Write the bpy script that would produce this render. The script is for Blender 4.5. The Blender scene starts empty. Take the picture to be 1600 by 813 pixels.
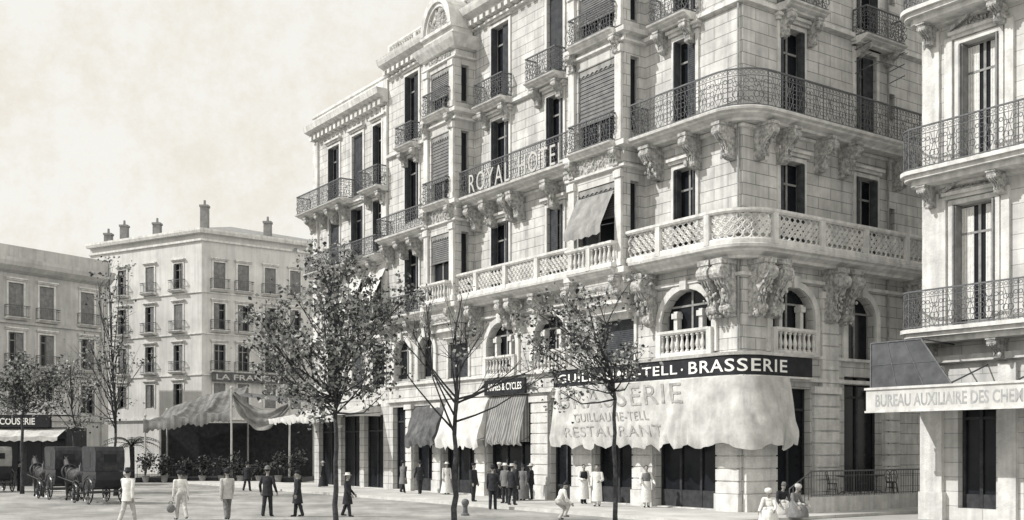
import bpy, bmesh, math, random
import numpy as np
from mathutils import Vector, Matrix, noise
rnd=random.Random(11)
S=bpy.context.scene; col=S.collection
PI=math.pi
F=1697.; HZ=700.; CAM=2.6
TH=math.atan2(.577,.816); cs=math.cos(TH); sn=math.sin(TH)
CX,CY=8.91,42.0
EX,EY=15.1,40.0
def gp(px,py):
    Y=CAM*F/(py-HZ); return ((px-800)/F*Y,Y)
def pu(p,d=0.):
    t=(p-800)/F; return (CX-cs*d-t*(CY-sn*d))/(sn+cs*t)
def pv(p,d=0.):
    t=(p-800)/F; return (t*(CY-cs*d)-(CX+sn*d))/(cs-sn*t)
def pw(p,d=0.):
    t=(p-800)/F; return (t*(EY-sn*d)-(EX-cs*d))/(sn+cs*t)
# ------------------------------------------------------------------ mesh builder
OFF={}
class MB:
    def __init__(s): s.v=[]; s.f=[]
    def quad(s,*pts):
        n=len(s.v); s.v+= [tuple(p) for p in pts]; s.f.append(tuple(range(n,n+len(pts))))
    def hexa(s,c):
        n=len(s.v); s.v+=[tuple(p) for p in c]
        for q in ((0,1,2,3),(7,6,5,4),(0,4,5,1),(1,5,6,2),(2,6,7,3),(3,7,4,0)): s.f.append(tuple(n+i for i in q))
    def box(s,x0,x1,y0,y1,z0,z1):
        s.hexa([(x0,y0,z0),(x0,y1,z0),(x1,y1,z0),(x1,y0,z0),(x0,y0,z1),(x0,y1,z1),(x1,y1,z1),(x1,y0,z1)])
    def pipe(s,pts,rad,n=6):
        pts=[Vector(p) for p in pts]
        if not isinstance(rad,(list,tuple)): rad=[rad]*len(pts)
        b0=len(s.v); a=None
        for i,p in enumerate(pts):
            d=(pts[min(i+1,len(pts)-1)]-pts[max(i-1,0)])
            if d.length<1e-7: d=Vector((0,0,1))
            d.normalize()
            if a is None: a=d.orthogonal().normalized()
            else:
                a=a-d*a.dot(d)
                a=a.normalized() if a.length>1e-5 else d.orthogonal().normalized()
            b=d.cross(a)
            for k in range(n):
                t=2*PI*k/n; s.v.append(tuple(p+(a*math.cos(t)+b*math.sin(t))*rad[i]))
        for i in range(len(pts)-1):
            for k in range(n):
                q=b0+i*n; s.f.append((q+k,q+(k+1)%n,q+n+(k+1)%n,q+n+k))
        s.f.append(tuple(b0+k for k in range(n))[::-1]); e=b0+(len(pts)-1)*n
        s.f.append(tuple(e+k for k in range(n)))
    def tube(s,p0,p1,r0,r1=None,n=6): s.pipe([p0,p1],[r0,r0 if r1 is None else r1],n)
    def lathe(s,prof,c=(0,0),z0=0.,n=10):
        b0=len(s.v)
        for r,z in prof:
            for k in range(n):
                t=2*PI*k/n; s.v.append((c[0]+r*math.cos(t),c[1]+r*math.sin(t),z0+z))
        for i in range(len(prof)-1):
            for k in range(n):
                q=b0+i*n; s.f.append((q+k,q+(k+1)%n,q+n+(k+1)%n,q+n+k))
        s.f.append(tuple(b0+k for k in range(n))[::-1]); e=b0+(len(prof)-1)*n
        s.f.append(tuple(e+k for k in range(n)))
    def loft(s,rings,n=16,a0=0,a1=2*PI,tf=None,cap=False):
        b0=len(s.v); full=abs(a1-a0-2*PI)<1e-6; m=n if full else n+1
        for (z,rx,ry,cy) in rings:
            for k in range(m):
                t=a0+(a1-a0)*k/n
                p=Vector((rx*math.sin(t),cy-ry*math.cos(t),z))
                s.v.append(tuple(tf(p) if tf else p))
        for i in range(len(rings)-1):
            for k in range(n):
                q=b0+i*m; k2=(k+1)%m if full else k+1
                s.f.append((q+k,q+k2,q+m+k2,q+m+k))
        if cap and full:
            s.f.append(tuple(b0+k for k in range(n))); e=b0+(len(rings)-1)*n; s.f.append(tuple(e+k for k in range(n)))
    def ell(s,c,r,n=8,m=6):
        b0=len(s.v); c=Vector(c)
        s.v.append((c.x,c.y,c.z-r[2]))
        for i in range(1,m):
            ph=-PI/2+PI*i/m
            for k in range(n):
                t=2*PI*k/n; s.v.append((c.x+r[0]*math.cos(ph)*math.cos(t),c.y+r[1]*math.cos(ph)*math.sin(t),c.z+r[2]*math.sin(ph)))
        s.v.append((c.x,c.y,c.z+r[2])); top=len(s.v)-1
        for k in range(n):
            s.f.append((b0,b0+1+(k+1)%n,b0+1+k))
            e=b0+1+(m-2)*n; s.f.append((top,e+k,e+(k+1)%n))
        for i in range(m-2):
            for k in range(n):
                q=b0+1+i*n; s.f.append((q+k,q+(k+1)%n,q+n+(k+1)%n,q+n+k))
    def ring(s,c,t,R,r,n=10,up=Vector((0,0,1))):
        b0=len(s.v); c=Vector(c); t=Vector(t); nn=t.cross(up)
        for k in range(n):
            a=2*PI*k/n; e=t*math.cos(a)+up*math.sin(a)
            for q in ((r,0),(0,r),(-r,0),(0,-r)): s.v.append(tuple(c+e*(R+q[0])+nn*q[1]))
        for k in range(n):
            for j in range(4):
                s.f.append((b0+k*4+j,b0+((k+1)%n)*4+j,b0+((k+1)%n)*4+(j+1)%4,b0+k*4+(j+1)%4))
    def sweep(s,pts,prof):
        o=[vnorm(pts,i) for i in range(len(pts))]; b0=len(s.v); m=len(prof)
        for (x,y),(nx,ny) in zip(pts,o):
            for d,z in prof: s.v.append((x+nx*d,y+ny*d,z))
        for i in range(len(pts)-1):
            for k in range(m):
                q=b0+i*m; s.f.append((q+k,q+(k+1)%m,q+m+(k+1)%m,q+m+k))
        s.f.append(tuple(b0+k for k in range(m))); e=b0+(len(pts)-1)*m
        s.f.append(tuple(e+k for k in range(m))[::-1])
    def build(s,name,mat,parent=None,smooth=False):
        off=OFF.get(parent.name,(0,0,0)) if parent is not None else (0,0,0)
        me=bpy.data.meshes.new(name)
        me.from_pydata([(x-off[0],y-off[1],z-off[2]) for x,y,z in s.v],[],s.f)
        for mm in (mat if isinstance(mat,list) else [mat]): me.materials.append(mm)
        if smooth: me.polygons.foreach_set('use_smooth',[True]*len(me.polygons))
        me.update()
        o=bpy.data.objects.new(name,me); col.objects.link(o)
        if parent is not None: o.parent=parent
        OFF[o.name]=off
        return o
def vnorm(pts,i):
    def sg(a,b):
        tx,ty=b[0]-a[0],b[1]-a[1]; l=math.hypot(tx,ty) or 1; return (ty/l,-tx/l)
    ns=[]
    if i>0: ns.append(sg(pts[i-1],pts[i]))
    if i<len(pts)-1: ns.append(sg(pts[i],pts[i+1]))
    if len(ns)==1: return ns[0]
    mx,my=ns[0][0]+ns[1][0],ns[0][1]+ns[1][1]; l=math.hypot(mx,my) or 1; mx/=l; my/=l
    k=max(.3,mx*ns[0][0]+my*ns[0][1]); return (mx/k,my/k)
def offs(pts,d): return [(p[0]+vnorm(pts,i)[0]*d,p[1]+vnorm(pts,i)[1]*d) for i,p in enumerate(pts)]
class PLine:
    def __init__(s,pts):
        s.p=pts; s.c=[0]
        for a,b in zip(pts,pts[1:]): s.c.append(s.c[-1]+math.hypot(b[0]-a[0],b[1]-a[1]))
        s.L=s.c[-1]
    def at(s,t):
        i=0
        while i<len(s.c)-2 and s.c[i+1]<t: i+=1
        a,b=s.p[i],s.p[i+1]; l=s.c[i+1]-s.c[i] or 1; k=(t-s.c[i])/l
        tx,ty=(b[0]-a[0])/l,(b[1]-a[1])/l
        return a[0]+(b[0]-a[0])*k,a[1]+(b[1]-a[1])*k,tx,ty
def tag(o,label,cat,group=None,kind=None):
    if label: o['label']=label
    if cat: o['category']=cat
    if group: o['group']=group
    if kind: o['kind']=kind
    return o
def thing(name,label,cat,loc=(0,0,0),frame=None,group=None,rotz=0):
    o=bpy.data.objects.new(name,None); col.objects.link(o); o.empty_display_size=.3
    if frame is not None:
        o.location=frame@Vector(loc); o.rotation_euler=(0,0,TH); OFF[o.name]=tuple(loc)
    else:
        o.location=loc; o.rotation_euler=(0,0,rotz); OFF[o.name]=(0,0,0)
    return tag(o,label,cat,group)
def wthing(name,label,cat,loc,group=None):   # children given in world coordinates
    o=thing(name,label,cat,loc,None,group); OFF[o.name]=tuple(loc); return o
def copy_tree(o,parent=None):
    c=o.copy(); col.objects.link(c)
    if parent is not None: c.parent=parent
    for ch in list(o.children): copy_tree(ch,c)
    return c
FM=Matrix.Translation((CX,CY,0))@Matrix.Rotation(TH,4,'Z')
FE=Matrix.Translation((EX,EY,0))@Matrix.Rotation(TH,4,'Z')
# ------------------------------------------------------------------ materials
def mk(name,c0,c1=None,scale=1.5,rough=.85,bump=0.,bscale=25,streak=0.,brick=None,spec=.25,stripe=None,island=None,detail=6,trans=0,patch=None):
    m=bpy.data.materials.new(name); m.use_nodes=True; nt=m.node_tree; N=nt.nodes; L=nt.links
    b=N['Principled BSDF']; b.inputs['Roughness'].default_value=rough; b.inputs['Specular IOR Level'].default_value=spec
    tc=N.new('ShaderNodeTexCoord')
    c1=c1 or c0
    nz=N.new('ShaderNodeTexNoise'); nz.inputs['Scale'].default_value=scale; nz.inputs['Detail'].default_value=detail; nz.inputs['Roughness'].default_value=.65
    L.new(tc.outputs['Object'],nz.inputs['Vector'])
    rp=N.new('ShaderNodeValToRGB'); rp.color_ramp.elements[0].position=.35; rp.color_ramp.elements[1].position=.68
    rp.color_ramp.elements[0].color=(*c0,1); rp.color_ramp.elements[1].color=(*c1,1)
    if island:
        g=N.new('ShaderNodeNewGeometry'); L.new(g.outputs['Random Per Island'],rp.inputs['Fac'])
        rp.color_ramp.elements[0].position=island[0]; rp.color_ramp.elements[1].position=island[1]
    else: L.new(nz.outputs['Fac'],rp.inputs['Fac'])
    out=rp.outputs['Color']; hgt=None
    def mul(a,bk,f=1.):
        x=N.new('ShaderNodeMixRGB'); x.blend_type='MULTIPLY'; x.inputs['Fac'].default_value=f
        L.new(a,x.inputs['Color1']); L.new(bk,x.inputs['Color2']); return x.outputs['Color']
    if patch:
        n5=N.new('ShaderNodeTexNoise'); n5.inputs['Scale'].default_value=patch[0]; n5.inputs['Detail'].default_value=8; n5.inputs['Roughness'].default_value=.7; L.new(tc.outputs['Object'],n5.inputs['Vector'])
        r5=N.new('ShaderNodeValToRGB'); r5.color_ramp.elements[0].position=.42; r5.color_ramp.elements[1].position=.6; k=patch[1]
        r5.color_ramp.elements[0].color=(k,k,k,1); r5.color_ramp.elements[1].color=(1,1,1,1); L.new(n5.outputs['Fac'],r5.inputs['Fac']); out=mul(out,r5.outputs['Color'])
    if streak:
        mp=N.new('ShaderNodeMapping'); mp.inputs['Scale'].default_value=(2.2,2.2,.16); L.new(tc.outputs['Object'],mp.inputs['Vector'])
        n2=N.new('ShaderNodeTexNoise'); n2.inputs['Scale'].default_value=1.6; n2.inputs['Detail'].default_value=5; L.new(mp.outputs[0],n2.inputs['Vector'])
        r2=N.new('ShaderNodeValToRGB'); r2.color_ramp.elements[0].position=.3; r2.color_ramp.elements[1].position=.6
        k=1-streak; r2.color_ramp.elements[0].color=(k,k,k*1.02,1); r2.color_ramp.elements[1].color=(1,1,1,1)
        L.new(n2.outputs['Fac'],r2.inputs['Fac']); out=mul(out,r2.outputs['Color'])
    if brick or stripe:
        sp=N.new('ShaderNodeSeparateXYZ'); L.new(tc.outputs['Object'],sp.inputs[0])
    if brick:
        ad=N.new('ShaderNodeMath'); ad.operation='ADD'; L.new(sp.outputs[0],ad.inputs[0]); L.new(sp.outputs[1],ad.inputs[1])
        cb=N.new('ShaderNodeCombineXYZ'); L.new(ad.outputs[0],cb.inputs[0]); L.new(sp.outputs[2],cb.inputs[1])
        bt=N.new('ShaderNodeTexBrick'); L.new(cb.outputs[0],bt.inputs['Vector'])
        bt.inputs['Scale'].default_value=1; bt.inputs['Brick Width'].default_value=brick[0]; bt.inputs['Row Height'].default_value=brick[1]
        bt.inputs['Mortar Size'].default_value=brick[2]; bt.inputs['Mortar Smooth'].default_value=.2
        bt.inputs['Color1'].default_value=(1,1,1,1); bt.inputs['Color2'].default_value=(.88,.88,.88,1); k=brick[3]; bt.inputs['Mortar'].default_value=(k,k,k,1)
        out=mul(out,bt.outputs['Color'])
        iv=N.new('ShaderNodeMath'); iv.operation='SUBTRACT'; iv.inputs[0].default_value=1; L.new(bt.outputs['Fac'],iv.inputs[1]); hgt=iv.outputs[0]
    if stripe:
        ax,per,dark=stripe
        if ax==3:
            ad=N.new('ShaderNodeMath'); ad.operation='ADD'; L.new(sp.outputs[0],ad.inputs[0]); L.new(sp.outputs[1],ad.inputs[1]); src=ad.outputs[0]
        else: src=sp.outputs[ax]
        dv=N.new('ShaderNodeMath'); dv.operation='DIVIDE'; dv.inputs[1].default_value=per; L.new(src,dv.inputs[0])
        fr=N.new('ShaderNodeMath'); fr.operation='FRACT'; L.new(dv.outputs[0],fr.inputs[0])
        r3=N.new('ShaderNodeValToRGB'); r3.color_ramp.interpolation='CONSTANT'; r3.color_ramp.elements[0].color=(1,1,1,1); r3.color_ramp.elements[1].position=.5; r3.color_ramp.elements[1].color=(dark,dark,dark,1)
        L.new(fr.outputs[0],r3.inputs['Fac']); out=mul(out,r3.outputs['Color'])
    L.new(out,b.inputs['Base Color'])
    if bump or hgt:
        n4=N.new('ShaderNodeTexNoise'); n4.inputs['Scale'].default_value=bscale; n4.inputs['Detail'].default_value=5; L.new(tc.outputs['Object'],n4.inputs['Vector'])
        h=n4.outputs['Fac']
        if hgt:
            am=N.new('ShaderNodeMath'); am.operation='MULTIPLY_ADD'; am.inputs[1].default_value=.35; L.new(h,am.inputs[0]); L.new(hgt,am.inputs[2]); h=am.outputs[0]
        bp=N.new('ShaderNodeBump'); bp.inputs['Strength'].default_value=max(bump,.3); bp.inputs['Distance'].default_value=.04; L.new(h,bp.inputs['Height']); L.new(bp.outputs[0],b.inputs['Normal'])
    if trans:
        t=N.new('ShaderNodeBsdfTranslucent'); L.new(out,t.inputs['Color']); mx=N.new('ShaderNodeMixShader'); mx.inputs[0].default_value=trans
        L.new(b.outputs[0],mx.inputs[1]); L.new(t.outputs[0],mx.inputs[2]); L.new(mx.outputs[0],N['Material Output'].inputs['Surface'])
    return m
def wv(v): return (v*1.0,v*.995,v*.962)
M={}
M['stone']=mk('stone_wall',wv(.50),wv(.69),.9,.9,.4,18,.26,(1.5,.46,.016,.40),patch=(.55,.82))
M['trim']=mk('stone_trim',wv(.50),wv(.70),1.8,.88,.5,14,.26)
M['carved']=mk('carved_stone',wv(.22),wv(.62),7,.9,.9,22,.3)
M['stone_e']=mk('pale_stone_wall',wv(.52),wv(.70),.9,.9,.4,16,.2,(1.6,.52,.014,.55),patch=(.6,.86))
M['stone_far']=mk('far_plaster',wv(.50),wv(.63),.35,.9,.2,6,.14,patch=(.3,.88))
M['plaster']=mk('grey_plaster',wv(.40),wv(.52),.4,.9,.2,6,.2,patch=(.3,.85))
M['iron']=mk('wrought_iron',(.075,.078,.085),(.145,.149,.155),8,.6)
M['glass']=mk('dark_window_glass',(.006,.007,.009),(.016,.018,.022),.7,.2,spec=.2)
M['tint']=mk('dusty_dark_glass',(.035,.037,.042),(.085,.088,.094),1.6,.45,spec=.3)
M['shutter']=mk('painted_shutter',(.035,.038,.045),(.08,.084,.09),3,.7)
M['shutter_l']=mk('pale_shutter',(.14,.142,.146),(.25,.25,.246),3,.7)  # on the far blocks this paleness puts distance haze into the colour
M['frame']=mk('window_frame_paint',(.18,.181,.182),(.3,.3,.29),4,.7)
M['blind']=mk('roller_blind',(.14,.142,.146),(.22,.221,.22),3,.85,.3,40,0,None,.2,(2,.09,.72))
M['canvas']=mk('awning_canvas',wv(.60),wv(.78),1.3,.9,.3,30,.14,trans=.12,patch=(1.2,.86))
M['canvas_w']=mk('worn_white_canvas',wv(.46),wv(.68),1.1,.9,.35,24,.18,trans=.1,patch=(.9,.80))
M['canvas_g']=mk('grey_canvas',wv(.20),wv(.34),1.5,.9,.3,20,.3)
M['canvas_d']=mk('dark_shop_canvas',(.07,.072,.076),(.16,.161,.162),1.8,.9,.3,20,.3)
M['canvas_s']=mk('striped_canvas',wv(.115),wv(.25),1.1,.9,.3,20,.3,None,.2,(0,.55,.78))
M['canvas_t']=mk('striped_shop_blind',wv(.24),wv(.36),1.5,.9,.3,20,.25,None,.2,(3,.2,.5))
M['sign']=mk('dark_sign_board',(.010,.011,.014),(.024,.025,.03),3,.5)
M['letter']=mk('white_letter_paint',wv(.68),wv(.80),6,.7)
M['letter_g']=mk('faded_letter_paint',wv(.20),wv(.40),3,.85)
M['letter_d']=mk('grey_letter_paint',(.25,.252,.256),(.40,.40,.395),5,.85)
M['letter_m']=mk('weathered_metal_letters',wv(.36),wv(.50),5,.8)
M['signpale']=mk('pale_sign_board',wv(.46),wv(.58),2,.8,0,20,.15)
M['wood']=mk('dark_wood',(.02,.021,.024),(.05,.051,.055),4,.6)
M['bark']=mk('bark',(.025,.026,.03),(.075,.076,.08),7,.9,.8,22)
M['leaf']=mk('leaves',(.02,.023,.026),(.42,.425,.41),1,.5,spec=.5,island=(.25,1.0),trans=.25)  # random pale leaves put glossy highlights into the colour
M['leaf_d']=mk('shrub_leaves',(.016,.018,.02),(.16,.165,.162),1,.6,island=(.3,1.0),trans=.2)
M['ground']=mk('packed_ground',wv(.38),wv(.50),.25,.95,.6,6,patch=(.12,.82))
M['road']=mk('macadam_road',wv(.25),wv(.42),.9,.95,.9,5,detail=12,patch=(.22,.66))
M['pave']=mk('pavement_slabs',wv(.48),wv(.62),.5,.9,.3,9,0,(1.1,99,.012,.6),patch=(.4,.80))
M['kerb']=mk('kerb_stone',wv(.40),wv(.55),2,.9,.3,12)
M['skin']=mk('skin',(.24,.225,.21),(.30,.285,.265),6,.6)
M['white']=mk('white_cloth',wv(.54),wv(.72),7,.9,.4,20)
M['dark']=mk('dark_cloth',(.016,.017,.021),(.04,.041,.046),7,.9,.3,25)
M['mid']=mk('grey_cloth',(.12,.121,.124),(.2,.2,.2),7,.9,.3,25)
M['pale']=mk('pale_cloth',wv(.36),wv(.50),7,.9,.3,25)
M['hair']=mk('dark_hair',(.012,.012,.014),(.03,.03,.032),20,.6)
M['coach']=mk('black_coach_paint',(.010,.011,.014),(.026,.027,.032),3,.35,spec=.4)
M['leather']=mk('hood_leather',(.02,.021,.025),(.05,.051,.055),5,.55,.3,12)
M['horse']=mk('horse_coat',(.025,.025,.028),(.06,.06,.062),5,.6)
M['roof']=mk('roof_tiles',(.18,.181,.182),(.28,.279,.275),2,.9,.5,9)
# ------------------------------------------------------------------ facade helpers
class Face:
    def __init__(s,O,D,N): s.O=O; s.D=D; s.N=N; s.sg=1 if (D[1]*N[0]-D[0]*N[1])>0 else -1
    def p(s,a,z,d=0.): return (s.O[0]+s.D[0]*a+s.N[0]*d,s.O[1]+s.D[1]*a+s.N[1]*d,z)
    def xy(s,a,d=0.): return s.p(a,0,d)[:2]
    def box(s,mb,a0,a1,z0,z1,d0,d1):
        mb.hexa([s.p(a0,z0,d0),s.p(a0,z0,d1),s.p(a1,z0,d1),s.p(a1,z0,d0),s.p(a0,z1,d0),s.p(a0,z1,d1),s.p(a1,z1,d1),s.p(a1,z1,d0)])
    def ends(s,a0,a1): return (a0,a1) if s.sg>0 else (a1,a0)
def wall(mb,f,a0,a1,z0,z1,holes,dep=.35):
    hs=[h[:4] for h in holes]
    A=sorted({a0,a1,*[h[0] for h in hs],*[h[1] for h in hs]}); Z=sorted({z0,z1,*[h[2] for h in hs],*[h[3] for h in hs]})
    for i in range(len(A)-1):
        for j in range(len(Z)-1):
            ca=(A[i]+A[i+1])/2; cz=(Z[j]+Z[j+1])/2
            if any(h[0]<ca<h[1] and h[2]<cz<h[3] for h in hs):
                continue
            mb.quad(f.p(A[i],Z[j]),f.p(A[i+1],Z[j]),f.p(A[i+1],Z[j+1]),f.p(A[i],Z[j+1]))
    for h in holes:
        b0,b1,y0,y1=h[:4]
        mb.quad(f.p(b0,y0),f.p(b0,y1),f.p(b0,y1,-dep),f.p(b0,y0,-dep)); mb.quad(f.p(b1,y0),f.p(b1,y1),f.p(b1,y1,-dep),f.p(b1,y0,-dep))
        mb.quad(f.p(b0,y0),f.p(b1,y0),f.p(b1,y0,-dep),f.p(b0,y0,-dep)); mb.quad(f.p(b0,y1),f.p(b1,y1),f.p(b1,y1,-dep),f.p(b0,y1,-dep))
        if len(h)>4:   # arched head
            sp=h[4]; n=12; ac=(b0+b1)/2; ra=(b1-b0)/2; rz=y1-sp
            pt=[(ac-ra*math.cos(PI*k/n),sp+(rz-.01)*math.sin(PI*k/n)) for k in range(n+1)]
            for (xa,za),(xb,zb) in zip(pt,pt[1:]):
                mb.quad(f.p(xa,za),f.p(xb,zb),f.p(xb,y1),f.p(xa,y1))
                mb.quad(f.p(xa,za),f.p(xb,zb),f.p(xb,zb,-dep+.02),f.p(xa,za,-dep+.02))
def arch_trim(mb,f,a0,a1,sp,top,w=.28,d=.12,z0=None):
    n=14; ac=(a0+a1)/2; ra=(a1-a0)/2; rz=top-sp
    for k in range(n):
        t0,t1=PI*k/n,PI*(k+1)/n
        q=[]
        for t,kk in ((t0,0),(t0,w),(t1,w),(t1,0)): q.append((ac-(ra+kk)*math.cos(t),sp+(rz+kk)*math.sin(t)))
        mb.hexa([f.p(*x,.002) for x in q]+[f.p(*x,d) for x in q])
    if z0 is not None:
        f.box(mb,a0-w,a0,z0,sp,.002,d); f.box(mb,a1,a1+w,z0,sp,.002,d)
    f.box(mb,ac-.18,ac+.18,top-.05,top+w+.15,.002,d+.14)
def window(par,f,a0,a1,z0,z1,kind='open',rec=.28,fm='frame',sm='shutter',sur=True,drop=.5,curtain=False):
    w=MB; b=w()
    t=.07
    f.box(b,a0,a0+t,z0,z1,-rec-.03,-rec+.05); f.box(b,a1-t,a1,z0,z1,-rec-.03,-rec+.05)
    f.box(b,a0+t,a1-t,z1-t,z1,-rec-.03,-rec+.05); f.box(b,a0+t,a1-t,z0,z0+.16,-rec-.03,-rec+.05)
    ac=(a0+a1)/2
    if a1-a0>.7:
        f.box(b,ac-.05,ac+.05,z0+.16,z1-t,-rec-.028,-rec+.045)
        zt=z0+(z1-z0)*.76; f.box(b,a0+t,a1-t,zt-.04,zt+.04,-rec-.025,-rec+.055)
    o=b.build('window',M[fm],par)
    p=w(); p.quad(f.p(a0,z0,-rec),f.p(a1,z0,-rec),f.p(a1,z1,-rec),f.p(a0,z1,-rec)); p.build('pane',M['glass'],o)
    wd=(a1-a0)
    def leaf(x0,x1,d0,d1,zz0=z0+.05,zz1=z1-.05):
        l=w(); e=.05
        if abs(x1-x0)>abs(d1-d0):
            f.box(l,x0,x0+e,zz0,zz1,d0,d1); f.box(l,x1-e,x1,zz0,zz1,d0,d1)
            zz=zz0
            while zz<zz1-.05:
                f.box(l,x0+e,x1-e,zz,zz+.055,d0+.004,d1-.004); zz+=.085
            f.box(l,x0+e,x1-e,zz0,zz1,(d0+d1)/2-.006,(d0+d1)/2)
        else:
            f.box(l,x0,x1,zz0,zz1,d0,d1)
            f.box(l,x0-.012,x1+.012,zz0+.3,zz1-.3,d0+.06,d1-.06)
        l.build('shutter',M[sm],o)
    if kind=='open':
        leaf(a0+.02,a0+.08,-rec+.07,.14); leaf(a1-.08,a1-.02,-rec+.07,.14)
        leaf(a0+.09,a0+.13,-rec+.08,.06); leaf(a1-.13,a1-.09,-rec+.08,.06)
    elif kind=='closed':
        leaf(a0+.02,ac-.01,-rec+.12,-rec+.17); leaf(ac+.01,a1-.02,-rec+.12,-rec+.17)
    elif kind=='half':
        leaf(a0+.02,ac-.01,-rec+.12,-rec+.17); leaf(a1-.08,a1-.02,-rec+.07,.14)
    elif kind=='half2':
        leaf(a0+.02,a0+.08,-rec+.07,.14); leaf(ac+.01,a1-.02,-rec+.12,-rec+.17)
    elif kind=='blind':
        l=w(); zb=z1-(z1-z0)*drop; n=14
        for k in range(n):
            za=zb+(z1-zb)*k/n; zc=zb+(z1-zb)*(k+1)/n
            l.quad(f.p(a0+.03,za,-rec+.16),f.p(a1-.03,za,-rec+.16),f.p(a1-.03,zc,-rec+.13),f.p(a0+.03,zc,-rec+.13))
        f.box(l,a0+.03,a1-.03,zb-.05,zb,-rec+.14,-rec+.19); l.build('blind',M['blind'],o)
        v=w(); n=8
        for k in range(n):
            x0=a0+wd*k/n; x1=a0+wd*(k+1)/n; 
            v.quad(f.p(x0,z1-.02,-.05),f.p(x1,z1-.02,-.05),f.p(x1,z1-.22,-.05),f.p((x0+x1)/2,z1-.3,-.05),f.p(x0,z1-.22,-.05))
        v.build('pelmet',M['canvas_g'],o)
    if curtain:
        c=w(); n=10
        for s0,s1 in ((a0+t,a0+wd*.36),(a1-wd*.36,a1-t)):
            for k in range(n):
                xa=s0+(s1-s0)*k/n; xb=s0+(s1-s0)*(k+1)/n; da=.02*(k%2); db=.02*((k+1)%2)
                c.quad(f.p(xa,z0+.2,-rec+.03+da),f.p(xb,z0+.2,-rec+.03+db),f.p(xb,z1-.1,-rec+.03+db),f.p(xa,z1-.1,-rec+.03+da))
        c.build('curtain',M['white'],o)
    if sur:
        s=w(); e=.17
        f.box(s,a0-e,a0-.003,z0,z1+e,.002,.075); f.box(s,a1+.003,a1+e,z0,z1+e,.002,.075); f.box(s,a0-.003,a1+.003,z1+.003,z1+e,.002,.07)
        f.box(s,a0-.32,a1+.32,z1+.32,z1+.44,.002,.28); f.box(s,a0-.26,a1+.26,z1+.2,z1+.32,.002,.16)
        s.build('surround',M['trim'],o)
    return o
def corbel(x,y,nx,ny,zt,h,dp,w,fancy=0):
    mb=MB(); tx,ty=-ny,nx
    pr=[(0,0),(1,0),(1,-.14),(.97,-.2),(.95,-.32),(.85,-.42),(.66,-.5),(.54,-.58),(.5,-.68),(.52,-.78),(.46,-.9),(.3,-.98),(.12,-1),(0,-1)]
    def P(d,z,s): return (x+nx*d+tx*s,y+ny*d+ty*s,zt+z)
    n=len(pr); b=len(mb.v)
    for s in (-w/2,w/2):
        for d,z in pr: mb.v.append(P(d*dp,z*h,s))
    mb.f.append(tuple(b+i for i in range(n))); mb.f.append(tuple(b+n+i for i in range(n))[::-1])
    for i in range(n): mb.f.append((b+i,b+(i+1)%n,b+n+(i+1)%n,b+n+i))
    # volutes, raised ribs on the face, acanthus leaf tips
    mb.tube(P(dp*.86,-.24*h,-w*.6),P(dp*.86,-.24*h,w*.6),.13*h,n=12); mb.tube(P(dp*.86,-.24*h,-w*.66),P(dp*.86,-.24*h,w*.66),.06*h,n=10)
    mb.tube(P(dp*.38,-.86*h,-w*.57),P(dp*.38,-.86*h,w*.57),.09*h,n=10); mb.tube(P(dp*.38,-.86*h,-w*.63),P(dp*.38,-.86*h,w*.63),.04*h,n=8)
    for s in (-w*.3,0,w*.3): mb.pipe([P(dp*.97,-.34*h,s),P(dp*.86,-.44*h,s),P(dp*.67,-.52*h,s),P(dp*.55,-.62*h,s),P(dp*.53,-.76*h,s)],w*.09,5)
    for s,k in ((0,1.),(-w*.26,.75),(w*.26,.75)): mb.ell(P(dp*.62,-.55*h,s),(w*.13,w*.13,.11*h*k),6,5)
    mb.hexa([P(-.0,0.0-.001,-w*.62),P(dp*1.04,-.001,-w*.62),P(dp*1.04,-.001,w*.62),P(0,-.001,w*.62),P(0,-.09*h,-w*.62),P(dp*1.04,-.09*h,-w*.62),P(dp*1.04,-.09*h,w*.62),P(0,-.09*h,w*.62)])
    for k in range(fancy):
        a=rnd.random(); d=dp*(.95-.5*a)+rnd.uniform(-.02,.08); q=rnd.uniform(.035,.085)
        mb.ell(P(d,-(.1+.9*a)*h,rnd.uniform(-w*.62,w*.62)),(q,q*rnd.uniform(.7,1.2),q*rnd.uniform(.9,2.)),6,5)
    return mb
def iron_rail(pts,z0,h,sp=.19,fancy=True):
    mb=MB(); pl=PLine(pts)
    for zz,a in ((z0+h,.028),(z0+.07,.018),(z0+h*.82,.011)):
        mb.sweep(pts,[(-a,zz-a),(a,zz-a),(a,zz+a),(-a,zz+a)])
    n=max(2,int(pl.L/sp))
    for k in range(n+1):
        x,y,tx,ty=pl.at(pl.L*k/n); big=(k%8==0)
        mb.tube((x,y,z0),(x,y,z0+h),.022 if big else .0075,n=4)
        if fancy and k<n:
            x,y,tx,ty=pl.at(pl.L*(k+.5)/n); t=Vector((tx,ty,0))
            mb.ring((x,y,z0+h*.91),t,sp*.36,.011,7)
            if k%4 in (1,2): mb.ring((x,y,z0+h*.60),t,sp*.5,.0135,9); mb.ring((x,y,z0+h*.33),t,sp*.62,.0135,10)
            else: mb.ring((x,y,z0+h*.68),t,sp*.4,.0135,9); mb.ring((x,y,z0+h*.46),t,sp*.5,.0135,9); mb.ring((x,y,z0+h*.2),t,sp*.42,.0135,8)
            if k%4==1:
                q=.95
                for sg in (-1,1): mb.pipe([(x+tx*sp*.5+tx*sg*sp*.05,y+ty*sp*.5+ty*sg*sp*.05,z0+.08),(x+tx*(sp*.5+sg*sp*q),y+ty*(sp*.5+sg*sp*q),z0+h*.3),(x+tx*(sp*.5+sg*sp*.25),y+ty*(sp*.5+sg*sp*.25),z0+h*.55),(x+tx*(sp*.5+sg*sp*.8),y+ty*(sp*.5+sg*sp*.8),z0+h*.8)],.012,4)
    return mb
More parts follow.
